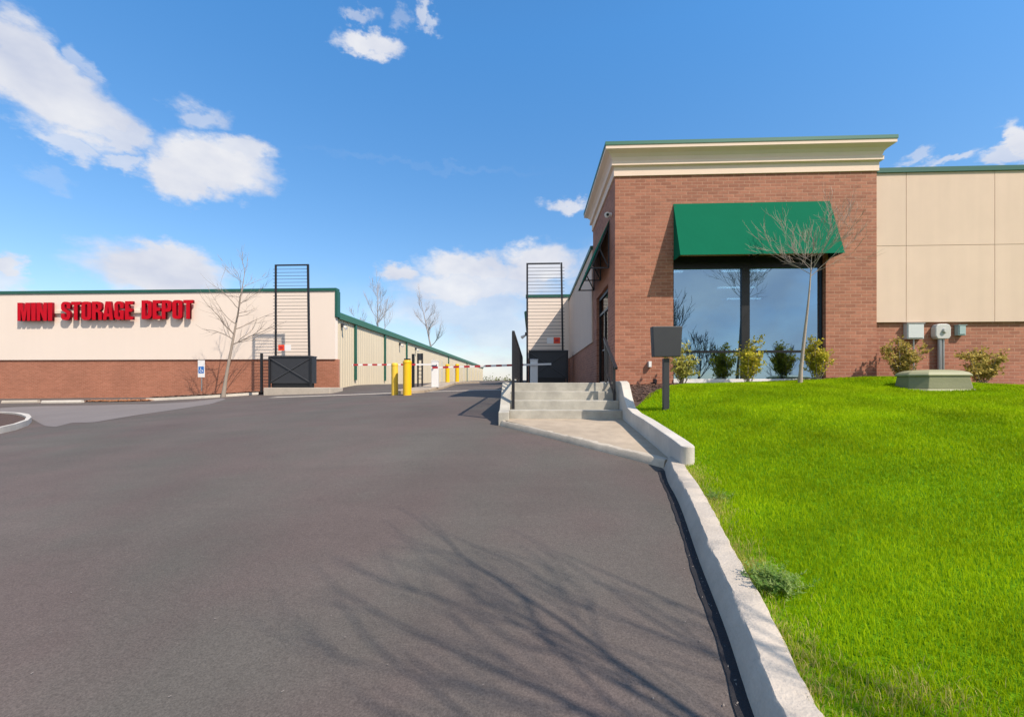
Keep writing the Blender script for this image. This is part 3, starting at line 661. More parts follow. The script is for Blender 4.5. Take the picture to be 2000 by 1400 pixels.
# awnings
def awning(parent, mk, name_tag=None):
    pass
ax0, ax1 = at(1315, 398, YF).x, at(1619, 393, YF).x + .02; az1 = E + 4.49; az0 = E + 3.07; ap = .52
fb = MB().prism([(ax0, YF-.005, az1), (ax0, YF-ap, az0), (ax0, YF-ap+.012, az0-.0), (ax0, YF-.005, az1-.03)], (ax1-ax0, 0, 0))
aw = fb.build('awning', 'canvas', of)
fr = MB(); w = .03
for xx in (ax0+.03, (ax0+ax1)/2, ax1-.03):
    fr.bar((xx, YF-.03, az1-.16), (xx, YF-ap+.07, az0+.04), w); fr.bar((xx, YF-.02, az0+.03), (xx, YF-ap+.05, az0+.03), w); fr.bar((xx, YF-.02, az0+.03), (xx, YF-.02, az1-.06), w)
fr.bar((ax0+.03, YF-ap+.045, az0+.03), (ax1-.03, YF-ap+.045, az0+.03), w)
fr.build('awning_frame', 'black', aw)
MB().prism([(ax0+.004, YF-.006, az1-.03), (ax0+.004, YF-ap+.02, az0+.01), (ax0+.004, YF-.006, az0+.01)], (.008, 0, 0)).build('end_panel', 'canvas', aw)
MB().prism([(ax1-.012, YF-.006, az1-.03), (ax1-.012, YF-ap+.02, az0+.01), (ax1-.012, YF-.006, az0+.01)], (.008, 0, 0)).build('end_panel', 'canvas', aw)
ay0, ay1 = 11.75, 14.6; sz1, sz0, sp = E+4.42, E+3.1, .55
aw2 = MB().prism([(X0-.005, ay0, sz1), (X0-sp, ay0, sz0), (X0-sp+.012, ay0, sz0), (X0-.005, ay0, sz1-.03)], (0, ay1-ay0, 0)).build('awning', 'canvas', of)
fr = MB()
for yy in (ay0+.03, (ay0+ay1)/2, ay1-.03):
    fr.bar((X0-.03, yy, sz1-.16), (X0-sp+.07, yy, sz0+.04), w); fr.bar((X0-.02, yy, sz0+.03), (X0-sp+.05, yy, sz0+.03), w); fr.bar((X0-.02, yy, sz0+.03), (X0-.02, yy, sz1-.06), w)
    fr.bar((X0-.02, yy, sz0+.03), (X0-.3, yy, sz0+.62), w)
fr.bar((X0-sp+.045, ay0, sz0+.03), (X0-sp+.045, ay1, sz0+.03), w)
fr.build('awning_frame', 'charcoal', aw2)
# side door, storefront type
df = MB(); dx = X0 + .12
df.box(dx-.04, dx+.04, DY0, DY0+.07, E, DZ); df.box(dx-.04, dx+.04, DY1-.07, DY1, E, DZ); df.box(dx-.04, dx+.04, DY0+.07, DY1-.07, DZ-.1, DZ)
df.box(dx-.04, dx+.04, DY0+.07, DY1-.07, E+2.15, E+2.22); df.box(dx-.04, dx+.04, 13.0, 13.07, E, E+2.15)
do = df.build('door', 'frame', of)
MB().box(dx-.006, dx+.006, DY0+.07, 13.0, E+.05, E+2.15).build('pane', 'glass_dark', do)
MB().box(dx-.006, dx+.006, 13.07, DY1-.07, E+.05, E+2.15).build('pane', 'glass_dark', do)
MB().box(dx-.006, dx+.006, DY0+.07, DY1-.07, E+2.22, DZ-.1).build('pane', 'glass_dark', do)
MB().tube([(dx-.10, 12.15, E+1.0), (dx-.10, 12.95, E+1.0)], .02, 8).build('handle', 'galv', do, smooth=True)
# right wing
XR = 34; wy = YF + .12; bz = E + 1.525
MB().box(X1-.002, XR, wy, wy+.3, E-.9, bz-.002).build('brick_base', 'brick', of)
ey = YF + .05; et = E + 5.17
MB().box(X1+.001, XR, ey+.012, wy+.3, bz, et).build('stucco_backing', 'joint', of)
vj = [X1+.001, at(1770, 400, ey).x, at(1943, 400, ey).x]; st_ = vj[2]-vj[1]
while vj[-1] + st_ < XR: vj.append(vj[-1]+st_)
hz = E + 3.39
for i in range(len(vj)-1):
    for z0, z1 in ((bz, hz-.006), (hz+.006, et)):
        MB().box(vj[i]+(.006 if i else 0), vj[i+1]-.006, ey-.0, ey+.0115, z0, z1).build('stucco_panel', 'cream', of)
MB().box(X1+.0, XR, ey-.04, wy+.34, et+.001, et+.115).build('parapet_cap', 'green_dark', of)
# rear side wing
sy0, sy1 = YB+.001, 23.88
MB().box(X0-.0, X0+.3, sy0, sy1, E-.7, E+1.43).build('brick_base', 'brick', of)
MB().box(X0-.04, X0+.3, sy0+.02, sy1, E+1.431, E+4.58).build('stucco_panel', 'cream', of)
MB().box(X0-.09, X0+.34, sy0+.02, sy1, E+4.581, E+4.72).build('parapet_cap', 'green_dark', of)
MB().box(X0+.3, XR, YB+.2, 24, E+4.2, E+4.35).build('roof', 'plaster', of)
MB().box(XR, XR+.3, wy, 24, E-.9, et).build('end_wall', 'cream', of)

# small fittings on the office
def camera_unit(p, label, axis='x'):
    t = thing('security_camera', label, 'security camera', p)
    MB().tube([(p[0], p[1], p[2]), (p[0]-.10, p[1], p[2]+.02)], .045, 12).build('wall_mount', 'white', t, smooth=True)
    MB().tube([(p[0]-.10, p[1]+.06, p[2]+.01), (p[0]-.13, p[1]-.07, p[2]-.02), (p[0]-.13, p[1]-.10, p[2]-.03)], [.07, .07, .065], 14).build('camera_body', 'white', t, smooth=True)
    MB().tube([(p[0]-.12, p[1]-.10, p[2]-.03), (p[0]-.12, p[1]-.108, p[2]-.032)], .036, 14).build('lens', 'black', t)
camera_unit((X0, 11.45, E + 4.42), 'small white security camera high on the shaded side of the brick corner')
def ubox(name, label, cat, px0, px1, py0, py1, dep, m, Yw=wy):
    a = at(px0, py1, Yw-dep); b = at(px1, py0, Yw-dep); t = thing(name, label, cat, ((a.x+b.x)/2, Yw, a.z))
    MB().box(a.x, b.x, Yw-dep, Yw-.002, a.z, b.z).build('box_body', m, t, bevel=.012)
    MB().box(a.x+.02, b.x-.02, Yw-dep-.012, Yw-dep-.0005, a.z+.03, b.z-.02).build('cover', m, t, bevel=.004)
    MB().box(a.x-.012, b.x+.012, Yw-dep-.02, Yw-.003, b.z+.0005, b.z+.012).build('rain_lip', m, t)
    return t, a, b
t, a, b = ubox('electrical_box', 'largest pale utility box on the brick wall, left of the meter', 'utility box', 1772, 1805, 632, 662, .12, 'blue_grey')
MB().tube([((a.x+b.x)/2, wy-.06, a.z), ((a.x+b.x)/2, wy-.06, E-.3)], .018, 8).build('conduit', 'galv', t, smooth=True)
t, a, b = ubox('junction_box', 'smallest teal grey utility box on the brick wall, right of the meter', 'utility box', 1872, 1887, 635, 655, .11, 'teal_grey')
# meter on its riser pipe
a = at(1828, 662, wy-.15); b = at(1858, 632, wy-.15); t = thing('electric_meter', 'rounded grey meter housing on a thick vertical pipe against the brick wall', 'meter', ((a.x+b.x)/2, wy-.15, E-.1))
w_ = b.x-a.x; h_ = b.z-a.z
sec = [(a.x+.05, 0), (a.x, .07), (a.x, h_-.09), (a.x+.04, h_-.02), (a.x+.10, h_), (b.x-.10, h_), (b.x-.03, h_-.02), (b.x, h_-.09), (b.x, .07), (b.x-.05, 0)]
MB().prism([(x_, wy-.15, a.z+z_) for x_, z_ in sec], (0, .148, 0)).build('meter_housing', 'light_grey', t, bevel=.02)
MB().tube([((a.x+b.x)/2+.02, wy-.152, a.z+h_*.55), ((a.x+b.x)/2+.02, wy-.20, a.z+h_*.55)], [.06, .05], 24).build('meter_face', 'light_grey', t, smooth=True)
for dx_, r_ in ((-.035, .042), (.05, .028)): MB().tube([((a.x+b.x)/2+dx_, wy-.08, E-.15), ((a.x+b.x)/2+dx_, wy-.08, a.z+.01)], r_, 12).build('riser_pipe', 'galv', t, smooth=True)
p = at(1267, 716, YF); t = thing('outlet_box', 'tiny grey weatherproof outlet low on the brick left of the window', 'outlet box', p)
MB().box(p.x-.03, p.x+.05, YF-.09, YF-.001, p.z-.02, p.z+.13).build('box_body', 'light_grey', t, bevel=.008)
MB().box(p.x-.02, p.x+.04, YF-.10, YF-.092, p.z-.01, p.z+.12).build('cover', 'white', t)
p = at(1279, 748, YF-.1); t = thing('floodlight', 'small black ground floodlight in the mulch at the foot of the brick wall', 'floodlight', (p.x, p.y, p.z-.1))
MB().tube([(p.x, p.y, p.z-.16), (p.x, p.y, p.z-.02)], .015, 8).build('stake', 'black', t)
MB().tube([(p.x-.03, p.y-.06, p.z-.03), (p.x+.02, p.y+.05, p.z+.07)], [.055, .05], 12).build('lamp_head', 'black', t, smooth=True)
# ground vault lid
p = at(1828, 760, 8.6); cx, cy, cz = p.x + .12, 8.8, E - .11
vl = thing('transformer_box', 'low sage green fibreglass utility vault sitting in the grass', 'utility vault', (cx, cy, cz))
def oct_(hx, hy, c, z): return [(cx-hx, cy-hy+c, z), (cx-hx+c, cy-hy, z), (cx+hx-c, cy-hy, z), (cx+hx, cy-hy+c, z), (cx+hx, cy+hy-c, z), (cx+hx-c, cy+hy, z), (cx-hx+c, cy+hy, z), (cx-hx, cy+hy-c, z)]
MB().loft([oct_(.64, .40, .20, cz-.12), oct_(.64, .40, .20, cz+.0), oct_(.62, .38, .20, cz+.03)]).build('flange', 'lid_edge', vl, bevel=.008)
MB().loft([oct_(.595, .365, .20, cz+.031), oct_(.575, .35, .20, cz+.15), oct_(.555, .34, .20, cz+.27)]).build('side_skirt', 'lid', vl, bevel=.008)
MB().loft([oct_(.59, .36, .20, cz+.271), oct_(.59, .36, .20, cz+.30), oct_(.55, .33, .19, cz+.34), oct_(.46, .27, .16, cz+.372), oct_(.30, .17, .10, cz+.392), oct_(.12, .07, .04, cz+.398)]).build('lid', 'lid_edge', vl, bevel=.008)
# square black sign seen from behind on its post
p = at(1302, 800, 7.5); gz = float(G(p.x, 7.5)[0])
sg = thing('sign_post', 'square black sign seen from the back on a thick black post in the grass', 'sign', (p.x, 7.5, gz))
MB().box(p.x-.048, p.x+.048, 7.5, 7.596, gz-.2, at(1302, 700, 7.5).z).build('post', 'charcoal', sg, bevel=.006)
a = at(1275, 697, 7.45); b = at(1333, 637, 7.45)
pn = MB(); dd = .13
fr4 = [(a.x+.02, a.z), (b.x-.03, a.z+.005), (b.x, b.z), (a.x-.005, b.z)]
pn.prism([(x_, 7.45-.01, z_) for x_, z_ in fr4], (-.012, dd, .0))
pn.build('sign_panel', 'charcoal', sg, bevel=.01)
MB().box(a.x+.06, b.x-.06, 7.45+dd+.0005, 7.45+dd+.02, a.z+.05, a.z+.1).build('bracket', 'black', sg)

# ------------------------------------------------------------------ bare trees
def grow(p, d, r, l, depth, out, up=.25, spread=.6, nseg=5, kids=(2, 4), taper=.62, wob=.12, minr=.004, along=.35):
    pts = [Vector(p)]; rs = [r]; dd = Vector(d).normalized(); q = Vector(p)
    for i in range(nseg):
        dd = (dd + Vector((random.gauss(0, wob), random.gauss(0, wob), random.gauss(0, wob*.6) + up*.18))).normalized()
        q = q + dd*(l/nseg); pts.append(q.copy()); rs.append(max(minr*.5, r*(1-(1-taper)*(i+1)/nseg)))
    if depth == 0: rs[-1] = minr*.3
    out.append((pts, rs, depth))
    if depth == 0: return
    for k in range(random.randint(*kids)):
        i = random.randint(max(1, int(nseg*along)), nseg); base = pts[i]; a = random.uniform(0, 6.283)
        t = (pts[i]-pts[i-1]).normalized(); s = t.orthogonal().normalized(); s = Matrix.Rotation(a, 3, t) @ s
        sp = spread*random.uniform(.6, 1.25)
        grow(base, (t + s*sp), max(minr, rs[i]*random.uniform(.5, .72)), l*random.uniform(.55, .85), depth-1, out, up, spread, nseg, kids, taper, wob, minr, along)
    if depth > 0: grow(pts[-1], dd, max(minr, rs[-1]*.9), l*.75, depth-1, out, up, spread, nseg, kids, taper, wob, minr, along)
def bare_tree(base, height, lean, r0, label, bark, seed, crown_from=.45, nb=7, depth=3, up=.5, spread=.6, bl=.35, minr=.004, cat='tree', group=None, name='bare_tree', leaderup=True, az=None):
    random.seed(seed); t = thing(name, label, cat, base, group)
    b = Vector(base); top = b + Vector((lean[0], lean[1], height)); trunk = []; rs = []; ns = 9
    for i in range(ns+1):
        u = i/ns; p = b.lerp(top, u) + Vector((math.sin(u*4+seed)*.012, math.cos(u*5+seed)*.012, 0))*height*.6*(u if u < .8 else .8)
        trunk.append(p); rs.append(r0*(1 - .82*u**1.1) + (r0*.35*max(0, 1-u*14)))
    trunk[0] = b - Vector((0, 0, .15))
    MB().tube(trunk, rs, 10).build('trunk', bark, t, smooth=True)
    out = []
    for k in range(nb):
        u = crown_from + (1-crown_from)*(k+.2)/nb; i = min(int(u*ns), ns-1); f = u*ns - i; p = trunk[i].lerp(trunk[i+1], f)
        a = k*2.4 + random.uniform(-.4, .4); sp = 1.0*(1.15-u*.4)
        d = Vector((math.cos(a)*sp, math.sin(a)*sp, up + .2))
        grow(p, d, (rs[i]*(1-f)+rs[i+1]*f)*.55, height*bl*(1.25-u*.75), depth, out, up, spread, minr=minr)
    if leaderup: grow(trunk[-1], Vector((lean[0], lean[1], height)), rs[-1], height*.14, 2, out, up, .4, minr=minr)
    mb = MB()
    for pts, r_, dep in out: mb.tube(pts, r_, 5 if dep > 0 else 3)
    mb.build('crown', bark, t, smooth=True)
    return t
# young tree before the office window
p = at(1562, 745, 9.7)
bare_tree((p.x, 9.7, float(G(p.x, 9.7)[0])), 2.72, (.22, -.05), .042, 'slim young bare tree with pale twigs standing before the office window', 'bark_mid', 12, crown_from=.84, nb=8, depth=3, up=.42, spread=.55, bl=.43, minr=.0028, leaderup=True)
# tree against the left building
q = at(436, 770, 21.5)
bare_tree((q.x, 21.5, q.z), 5.9, (1.0, .1), .085, 'leaning bare tree in front of the red lettered wall', 'bark', 23, crown_from=.42, nb=13, depth=2, up=.22, spread=.6, bl=.25, minr=.005)
# trees behind the long storage building
for (px, Y, h, r0, sd, lb, ln_) in ((735, 60, 12.7, .17, 31, 'bare tree with a double top rising behind the long green roof', .2), (703, 70, 11.0, .09, 33, 'faint slender bare tree left of its taller neighbour beyond the green roof', -.3), (858, 75, 13.6, .24, 36, 'leaning bare tree farthest right beyond the long green roof', -3.0)):
    q = at(px, 740, Y); bare_tree((q.x, Y, E-.3), h, (ln_, 0), r0, lb, 'bark_far', sd, crown_from=.5, nb=8, depth=3, up=.5, spread=.5, bl=.19, minr=.010, group='bare trees beyond the storage roof')
# trees behind the photographer: one throws its branch shadow on the driveway, the rest show in the window glass
gb = lambda x, y: E + float(PY(y)) + .3
bare_tree((3.4, -.45, gb(3.5, -.45)), 4.15, (-.1, .15), .055, 'bare tree on the lawn behind the viewpoint casting branch shadows on the driveway', 'bark', 41, crown_from=.26, nb=9, depth=2, up=1.25, spread=.36, bl=.50, minr=.005, group='bare trees behind the viewpoint')
for (x_, y_, h_, sd) in ((8.9, -7.5, 6.3, 51), (13.0, -12.5, 4.6, 52), (27, -26, 5.5, 57)):
    bare_tree((x_, y_, gb(x_, y_)), h_, (.3, .2), .13, 'bare tree behind the viewpoint seen only as a reflection in the office window', 'bark_dark', sd, crown_from=.35, nb=10, depth=3, up=.6, spread=.5, bl=.32, minr=.012, group='bare trees behind the viewpoint')

# ------------------------------------------------------------------ shrubs
def shrub(px, Y, w, h, label, m, seed, nl=900, dz=0):
    random.seed(seed); x = at(px, 740, Y).x; z = float(G(x, Y)[0]) + dz; t = thing('shrub', label, 'shrub', (x, Y, z), 'evergreen shrubs along the office wall')
    mb = MB(); V = []; T = []; ti = []; tips = []
    for i in range(17):
        a = random.uniform(0, 6.28); o = random.uniform(0, .5)*w; l = h*random.uniform(.7, 1.08)
        b = Vector((x + random.gauss(0, .03), Y + random.gauss(0, .03), z - .03)); e = Vector((x + math.cos(a)*o, Y + math.sin(a)*o*.8, z + l*(1-.35*(o/w))))
        m_ = b.lerp(e, .5) + Vector((math.cos(a), math.sin(a), 0))*.04
        mb.tube([b, m_, e], [.009, .006, .003], 4); tips.append((b, m_, e))
        for k in range(5):
            u = random.uniform(.25, .95); q = b.lerp(e, u); e2 = q + Vector((random.uniform(-1, 1), random.uniform(-1, 1), random.uniform(.1, .9)))*h*.20
            mb.tube([q, e2], [.004, .002], 3); tips.append((q, q.lerp(e2, .5), e2))
    for i in range(nl):
        b, m_, e = random.choice(tips); u = random.uniform(.15, 1.05)
        q = b.lerp(m_, u*2) if u < .5 else m_.lerp(e, u*2-1); q = q + Vector((random.gauss(0, .022), random.gauss(0, .022), random.gauss(0, .022)))
        if q.z < z + .10*h: continue
        d_ = Vector((random.gauss(0, 1), random.gauss(0, 1), random.gauss(.4, .8))).normalized(); s_ = d_.orthogonal().normalized(); s_ = Matrix.Rotation(random.uniform(0, 6.28), 3, d_) @ s_
        L_ = random.uniform(.045, .078); w_ = L_*.28; o_ = len(V)
        V += [q, q+d_*L_*.5+s_*w_, q+d_*L_, q+d_*L_*.5-s_*w_]; T.append((o_, o_+1, o_+2, o_+3)); ti += [min(1, max(0, random.gauss(.60, .28)))]*4
    mb.build('stems', 'bark', t, smooth=True)
    o = wloc(t); ob = npmesh('foliage', [tuple(v-o) for v in V], T, m, ti); ob.parent = t
shrub(1333, 10.35, .74, .93, 'leafy yellow green shrub partly hidden behind the black sign', 'shrub', 61, 2200)
shrub(1461, 10.45, .84, .97, 'upright golden green shrub below the middle post of the office window', 'shrub_bright', 62, 2800)
shrub(1596, 10.45, .72, .95, 'yellow green shrub at the right end of the office window beside the tree', 'shrub_bright', 63, 2600)
shrub(1763, 10.6, 1.25, .92, 'broad straggly yellow brown shrub below the largest utility box', 'shrub_brown', 64, 3000)
shrub(1918, 10.45, 1.15, .90, 'rounded brownish shrub to the right of the sage green vault', 'shrub_brown', 65, 3000)

# ------------------------------------------------------------------ left storage building
sb = thing('storage_building', 'long low storage building with pale stucco front, brick base and green roof edge', 'building', (-30, 24, E))
LX1 = at(655, 600, 24).x; BX1 = at(659, 700, 24).x
MB().box(-62, BX1, 24.05, 24.3, E-1.8, E+1.43).build('brick_base', 'brick_left', sb)
MB().box(-62, LX1, 23.98, 24.3, E+1.431, E+5.25).build('stucco_wall', 'cream_left', sb)
MB().box(-62, LX1+.08, 23.93, 24.36, E+5.251, E+5.42).build('parapet_cap', 'green_dark', sb)
MB().box(LX1+.001, LX1+.14, 23.95, 24.32, E+3.80, E+5.25).build('corner_trim', 'green_dark', sb)
def metal_side(parent, X, sgn, y0, y1, ztop, zb, base_z):
    mb = MB(); y = y0; pts = []
    while y < y1: pts += [(0, y), (0, y+.22), (-.025, y+.25), (-.025, y+.30)]; y += .33
    a = [(X + sgn*o, yy, base_z) for o, yy in pts]; b = [(X + sgn*o, yy, ztop) for o, yy in pts]
    n = len(a); mb.add(a+b, [(i, i+1, n+i+1, n+i) for i in range(n-1)])
    w = mb.build('metal_wall', 'metal_wall', parent)
    e = MB().prism([(X-sgn*.1, y0-.02, ztop-.05), (X+sgn*.16, y0-.02, ztop-.05), (X+sgn*.2, y0-.02, ztop+.27), (X+sgn*.14, y0-.02, ztop+.33), (X-sgn*9, y0-.02, ztop+.9), (X-sgn*9, y0-.02, ztop+.7)], (0, y1-y0, 0))
    e.build('roof', 'green', parent)
SXL = LX1 - .06
metal_side(sb, SXL, 1, 24.301, 99, E+3.80, 0, E-.6)
MB().box(-20, SXL-.05, 98.9, 99, E-1, E+3.7).build('end_wall', 'metal_wall', sb)
for yy in (26.8, 32.3, 38.0, 57.5, 74):
    MB().box(SXL+.01, SXL+.13, yy-.09, yy+.09, E+.28 if yy < 40 else E+.6, E+3.72).build('downspout', 'green_dark', sb)
for i in range(11):
    y0 = 49 + i*4.4
    if abs(y0+1.5-57.5) < 1.2: continue
    f = MB().box(SXL+.002, SXL+.035, y0, y0+3.1, E+.1, E+2.9).build('rollup_door', 'rollup', sb)
    MB().box(SXL+.002, SXL+.06, y0-.28, y0-.002, E+.1, E+2.95).build('door_jamb', 'light_grey', f)
def lamp(x, y, z, sgn, label):
    t = thing('wall_light', label, 'light', (x, y, z), 'wall lights on the storage buildings')
    MB().cbox((x+sgn*.08, y, z), .16, .2, .2).build('housing', 'charcoal', t, bevel=.02)
    MB().tube([(x+sgn*.15, y, z+.03), (x+sgn*.34, y-.1, z-.10)], [.05, .10], 10).build('lamp_head', 'white', t, smooth=True)
lamp(SXL, 24.9, E+3.35, 1, 'wall light nearest the corner under the green eave of the left storage building')
lamp(SXL, 36.0, E+3.3, 1, 'wall light midway along the left storage building between two green downspouts')
lamp(SXL, 41.0, E+3.3, 1, 'small wall light farther along the left storage building past the third downspout')

# channel letters on a raceway
def rr(x0, y0, x1, y1, r, k=4):
    pts = []
    for cx, cy, a0 in ((x1-r, y1-r, 0), (x0+r, y1-r, 90), (x0+r, y0+r, 180), (x1-r, y0+r, 270)):
        for i in range(k+1): a = rad(a0 + 90*i/k); pts.append((cx+r*math.cos(a), cy+r*math.sin(a)))
    return pts
GL = {
 'M': (.66, [[(0,0),(0,1),(.25,1),(.33,.45),(.41,1),(.66,1),(.66,0),(.49,0),(.49,.66),(.40,0),(.26,0),(.17,.66),(.17,0)]]),
 'I': (.22, [[(0,0),(0,1),(.22,1),(.22,0)]]),
 'N': (.52, [[(0,0),(0,1),(.18,1),(.34,.48),(.34,1),(.52,1),(.52,0),(.35,0),(.18,.50),(.18,0)]]),
 'S': (.50, [[(.5,.62),(.5,.85),(.42,.97),(.32,1),(.18,1),(.08,.97),(0,.85),(0,.62),(.06,.52),(.3,.38),(.31,.18),(.25,.14),(.19,.18),(.19,.36),(0,.36),(0,.15),(.08,.03),(.18,0),(.32,0),(.42,.03),(.5,.15),(.5,.40),(.44,.5),(.2,.64),(.19,.82),(.25,.86),(.31,.82),(.31,.62)]]),
 'T': (.50, [[(.15,0),(.15,.83),(0,.83),(0,1),(.5,1),(.5,.83),(.35,.83),(.35,0)]]),
 'O': (.52, [rr(0,0,.52,1,.16), rr(.20,.15,.32,.85,.055)]),
 'R': (.53, [[(0,0),(0,1),(.32,1),(.45,.96),(.52,.85),(.52,.62),(.46,.52),(.38,.49),(.48,.44),(.52,.34),(.53,0),(.34,0),(.33,.36),(.28,.42),(.20,.42),(.20,0)], [(.20,.57),(.28,.58),(.32,.64),(.32,.78),(.28,.84),(.20,.85)]]),
 'A': (.56, [[(0,0),(.14,1),(.42,1),(.56,0),(.37,0),(.35,.17),(.21,.17),(.19,0)], [(.23,.34),(.33,.34),(.28,.76)]]),
 'G': (.52, [[(.5,.62),(.5,.85),(.42,.97),(.32,1),(.18,1),(.08,.97),(0,.85),(0,.15),(.08,.03),(.18,0),(.3,0),(.36,.06),(.38,0),(.5,0),(.5,.52),(.25,.52),(.25,.38),(.31,.38),(.31,.18),(.25,.14),(.19,.18),(.19,.82),(.25,.86),(.31,.82),(.31,.62)]]),
 'E': (.42, [[(0,0),(0,1),(.42,1),(.42,.83),(.2,.83),(.2,.60),(.39,.60),(.39,.43),(.2,.43),(.2,.17),(.42,.17),(.42,0)]]),
 'D': (.53, [[(0,0),(0,1),(.33,1),(.46,.95),(.53,.82),(.53,.18),(.46,.05),(.33,0)], [(.20,.16),(.28,.17),(.33,.24),(.33,.76),(.28,.83),(.20,.84)]]),
 'P': (.50, [[(0,0),(0,1),(.32,1),(.44,.96),(.50,.85),(.50,.52),(.44,.42),(.34,.38),(.20,.38),(.20,0)], [(.20,.53),(.27,.54),(.31,.60),(.31,.77),(.27,.84),(.20,.85)]]),
}
def letter(ch, x0, z0, w, h, y, dep, m, parent):
    gw, loops = GL[ch]; cu = bpy.data.curves.new('l', 'CURVE'); cu.dimensions = '2D'; cu.fill_mode = 'BOTH'; cu.extrude = dep/2
    for lp in loops:
        sp = cu.splines.new('POLY'); sp.points.add(len(lp)-1); sp.use_cyclic_u = True
        for i, (u, v) in enumerate(lp): sp.points[i].co = (u/gw*w, v*h, 0, 1)
    ob = bpy.data.objects.new('tmp', cu); COL.objects.link(ob); bpy.context.view_layer.update()
    me = bpy.data.meshes.new_from_object(ob); bpy.data.objects.remove(ob)
    me.transform(Matrix.Translation(Vector((x0, y, z0)) - wloc(parent)) @ Matrix.Rotation(rad(90), 4, 'X'))
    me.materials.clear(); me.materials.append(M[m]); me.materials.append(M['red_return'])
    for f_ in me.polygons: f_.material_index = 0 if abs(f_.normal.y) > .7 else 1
    o = bpy.data.objects.new('letter', me); COL.objects.link(o); o.parent = parent; return o
WY = 23.98
sa = at(36, 626, WY-.2); sgn = thing('letter_sign', 'red channel letters reading MINI STORAGE DEPOT on the pale stucco wall', 'sign', (sa.x, WY, sa.z))
for word, px0, px1, pt, pb in (('MINI', 36, 104, 591, 627), ('STORAGE', 121, 261, 588.5, 625.5), ('DEPOT', 278, 378, 586, 623.5)):
    a = at(px0, pb, WY-.2); b = at(px1, pt, WY-.2); h = b.z-a.z; nat = sum(GL[c][0] for c in word) + .055*(len(word)-1); k_ = (b.x-a.x)/nat; x_ = a.x
    for c in word: letter(c, x_, a.z, GL[c][0]*k_, h, WY-.19, .13, 'red', sgn); x_ += (GL[c][0]+.055)*k_
a = at(60, 613, WY); b = at(350, 606, WY)
MB().box(a.x, b.x, WY-.12, WY-.002, (a.z+b.z)/2-.08, (a.z+b.z)/2+.07).build('raceway', 'cream_trim', sgn)

# parking sign, kerbs, planter, wheel stops
p = at(393, 720, 22.6); ps = thing('parking_sign', 'narrow white and blue accessible parking sign before the brick base', 'sign', (p.x, 22.6, p.z-1))
MB().box(p.x-.025, p.x+.025, 22.62, 22.65, p.z-1.2, p.z+.45).build('post', 'galv', ps)
MB().box(p.x-.19, p.x+.19, 22.6, 22.615, p.z-.46, p.z+.46).build('plate', 'white', ps, bevel=.004)
MB().box(p.x-.15, p.x+.15, 22.592, 22.599, p.z-.24, p.z+.12).build('blue_field', 'blue', ps)
wc = MB(); cz_ = p.z-.08    # wheelchair symbol
wc.tube([(p.x+.075*math.cos(a_), 22.588, cz_-.03+.075*math.sin(a_)) for a_ in np.linspace(rad(120), rad(400), 14)], .010, 4)
wc.cyl((p.x-.02, 22.588), .001, cz_, cz_+.001, 4); wc.bar((p.x-.02, 22.588, cz_+.08), (p.x-.01, 22.588, cz_), .02); wc.bar((p.x-.01, 22.588, cz_), (p.x+.06, 22.588, cz_), .02); wc.bar((p.x+.06, 22.588, cz_), (p.x+.09, 22.588, cz_-.08), .02)
wc.tube([(p.x-.022, 22.586, cz_+.12), (p.x-.022, 22.590, cz_+.12)], .022, 10)
wc.build('symbol', 'white', ps)
kp = [hit(x_, y_) for x_, y_ in ((285, 783), (330, 781), (400, 777.5), (460, 773.5), (505, 770.5))]
b_ = sweep([(q.x, q.y) for q in kp], [(0, .13), (0, -.2), (-.16, -.2), (-.16, .13)])
tag(b_.build('planter_kerb', 'curb_white'), 'pale concrete kerb of the planter at the foot of the leaning tree', 'kerb')
V = []
for i, q in enumerate(kp):
    for t_ in (0, .5, 1): V.append((q.x, q.y+.12+(24.04-q.y)*t_, q.z+.09+.06*(t_ == .5)))
tag(npmesh('planter_mulch', V, [(i*3+j, (i+1)*3+j, (i+1)*3+j+1, i*3+j+1) for i in range(4) for j in range(2)], 'mulch'), kind='structure')
Xc = rng.uniform(kp[0].x, kp[-1].x, 1600); Yc = np.interp(Xc, [q.x for q in kp], [q.y for q in kp]) + .2 + np.abs(rng.normal(0, .5, 1600)); zc = np.interp(Xc, [q.x for q in kp], [q.z for q in kp]) + .13
q = Yc < 24; chips('planter_leaves', Xc[q], Yc[q], zc[q] + rng.uniform(0, .06, q.sum()), .09, 'chip', 'brown leaf litter heaped in the planter by the leaning tree', 'leaf litter')
a = hit(165, 785); b = hit(285, 783.5); Xc = rng.uniform(a.x, b.x, 1500); Yc = a.y + (b.y-a.y)*(Xc-a.x)/(b.x-a.x) + np.abs(rng.normal(0, .25, 1500)); zc = R(Xc, Yc) + np.abs(rng.normal(0, .03, 1500))
chips('leaf_litter', Xc, Yc, zc, .07, 'leaf_brown', 'drift of orange brown leaves at the foot of the left brick wall', 'leaf litter')
for (x0, x1, y_, lb) in ((2, 72, 786.5, 'weathered concrete wheel stop farthest left by the brick wall'), (80, 158, 786.5, 'bright white concrete wheel stop by the brick wall below the sign letters')):
    a = hit(x0, y_+1); b = hit(x1, y_); d_ = (b-a); nrm = Vector((0, 1, 0))
    sec = [(0, -.05), (0, .07), (.04, .13), (.12, .13), (.16, .07), (.16, -.05)]
    tag(MB().loft([[(q.x, q.y+o, q.z+z) for o, z in sec] for q in (a, b)]).build('wheel_stop', 'curb_white' if x0 > 50 else 'concrete', origin=a), lb, 'wheel stop', 'wheel stops by the left wall')
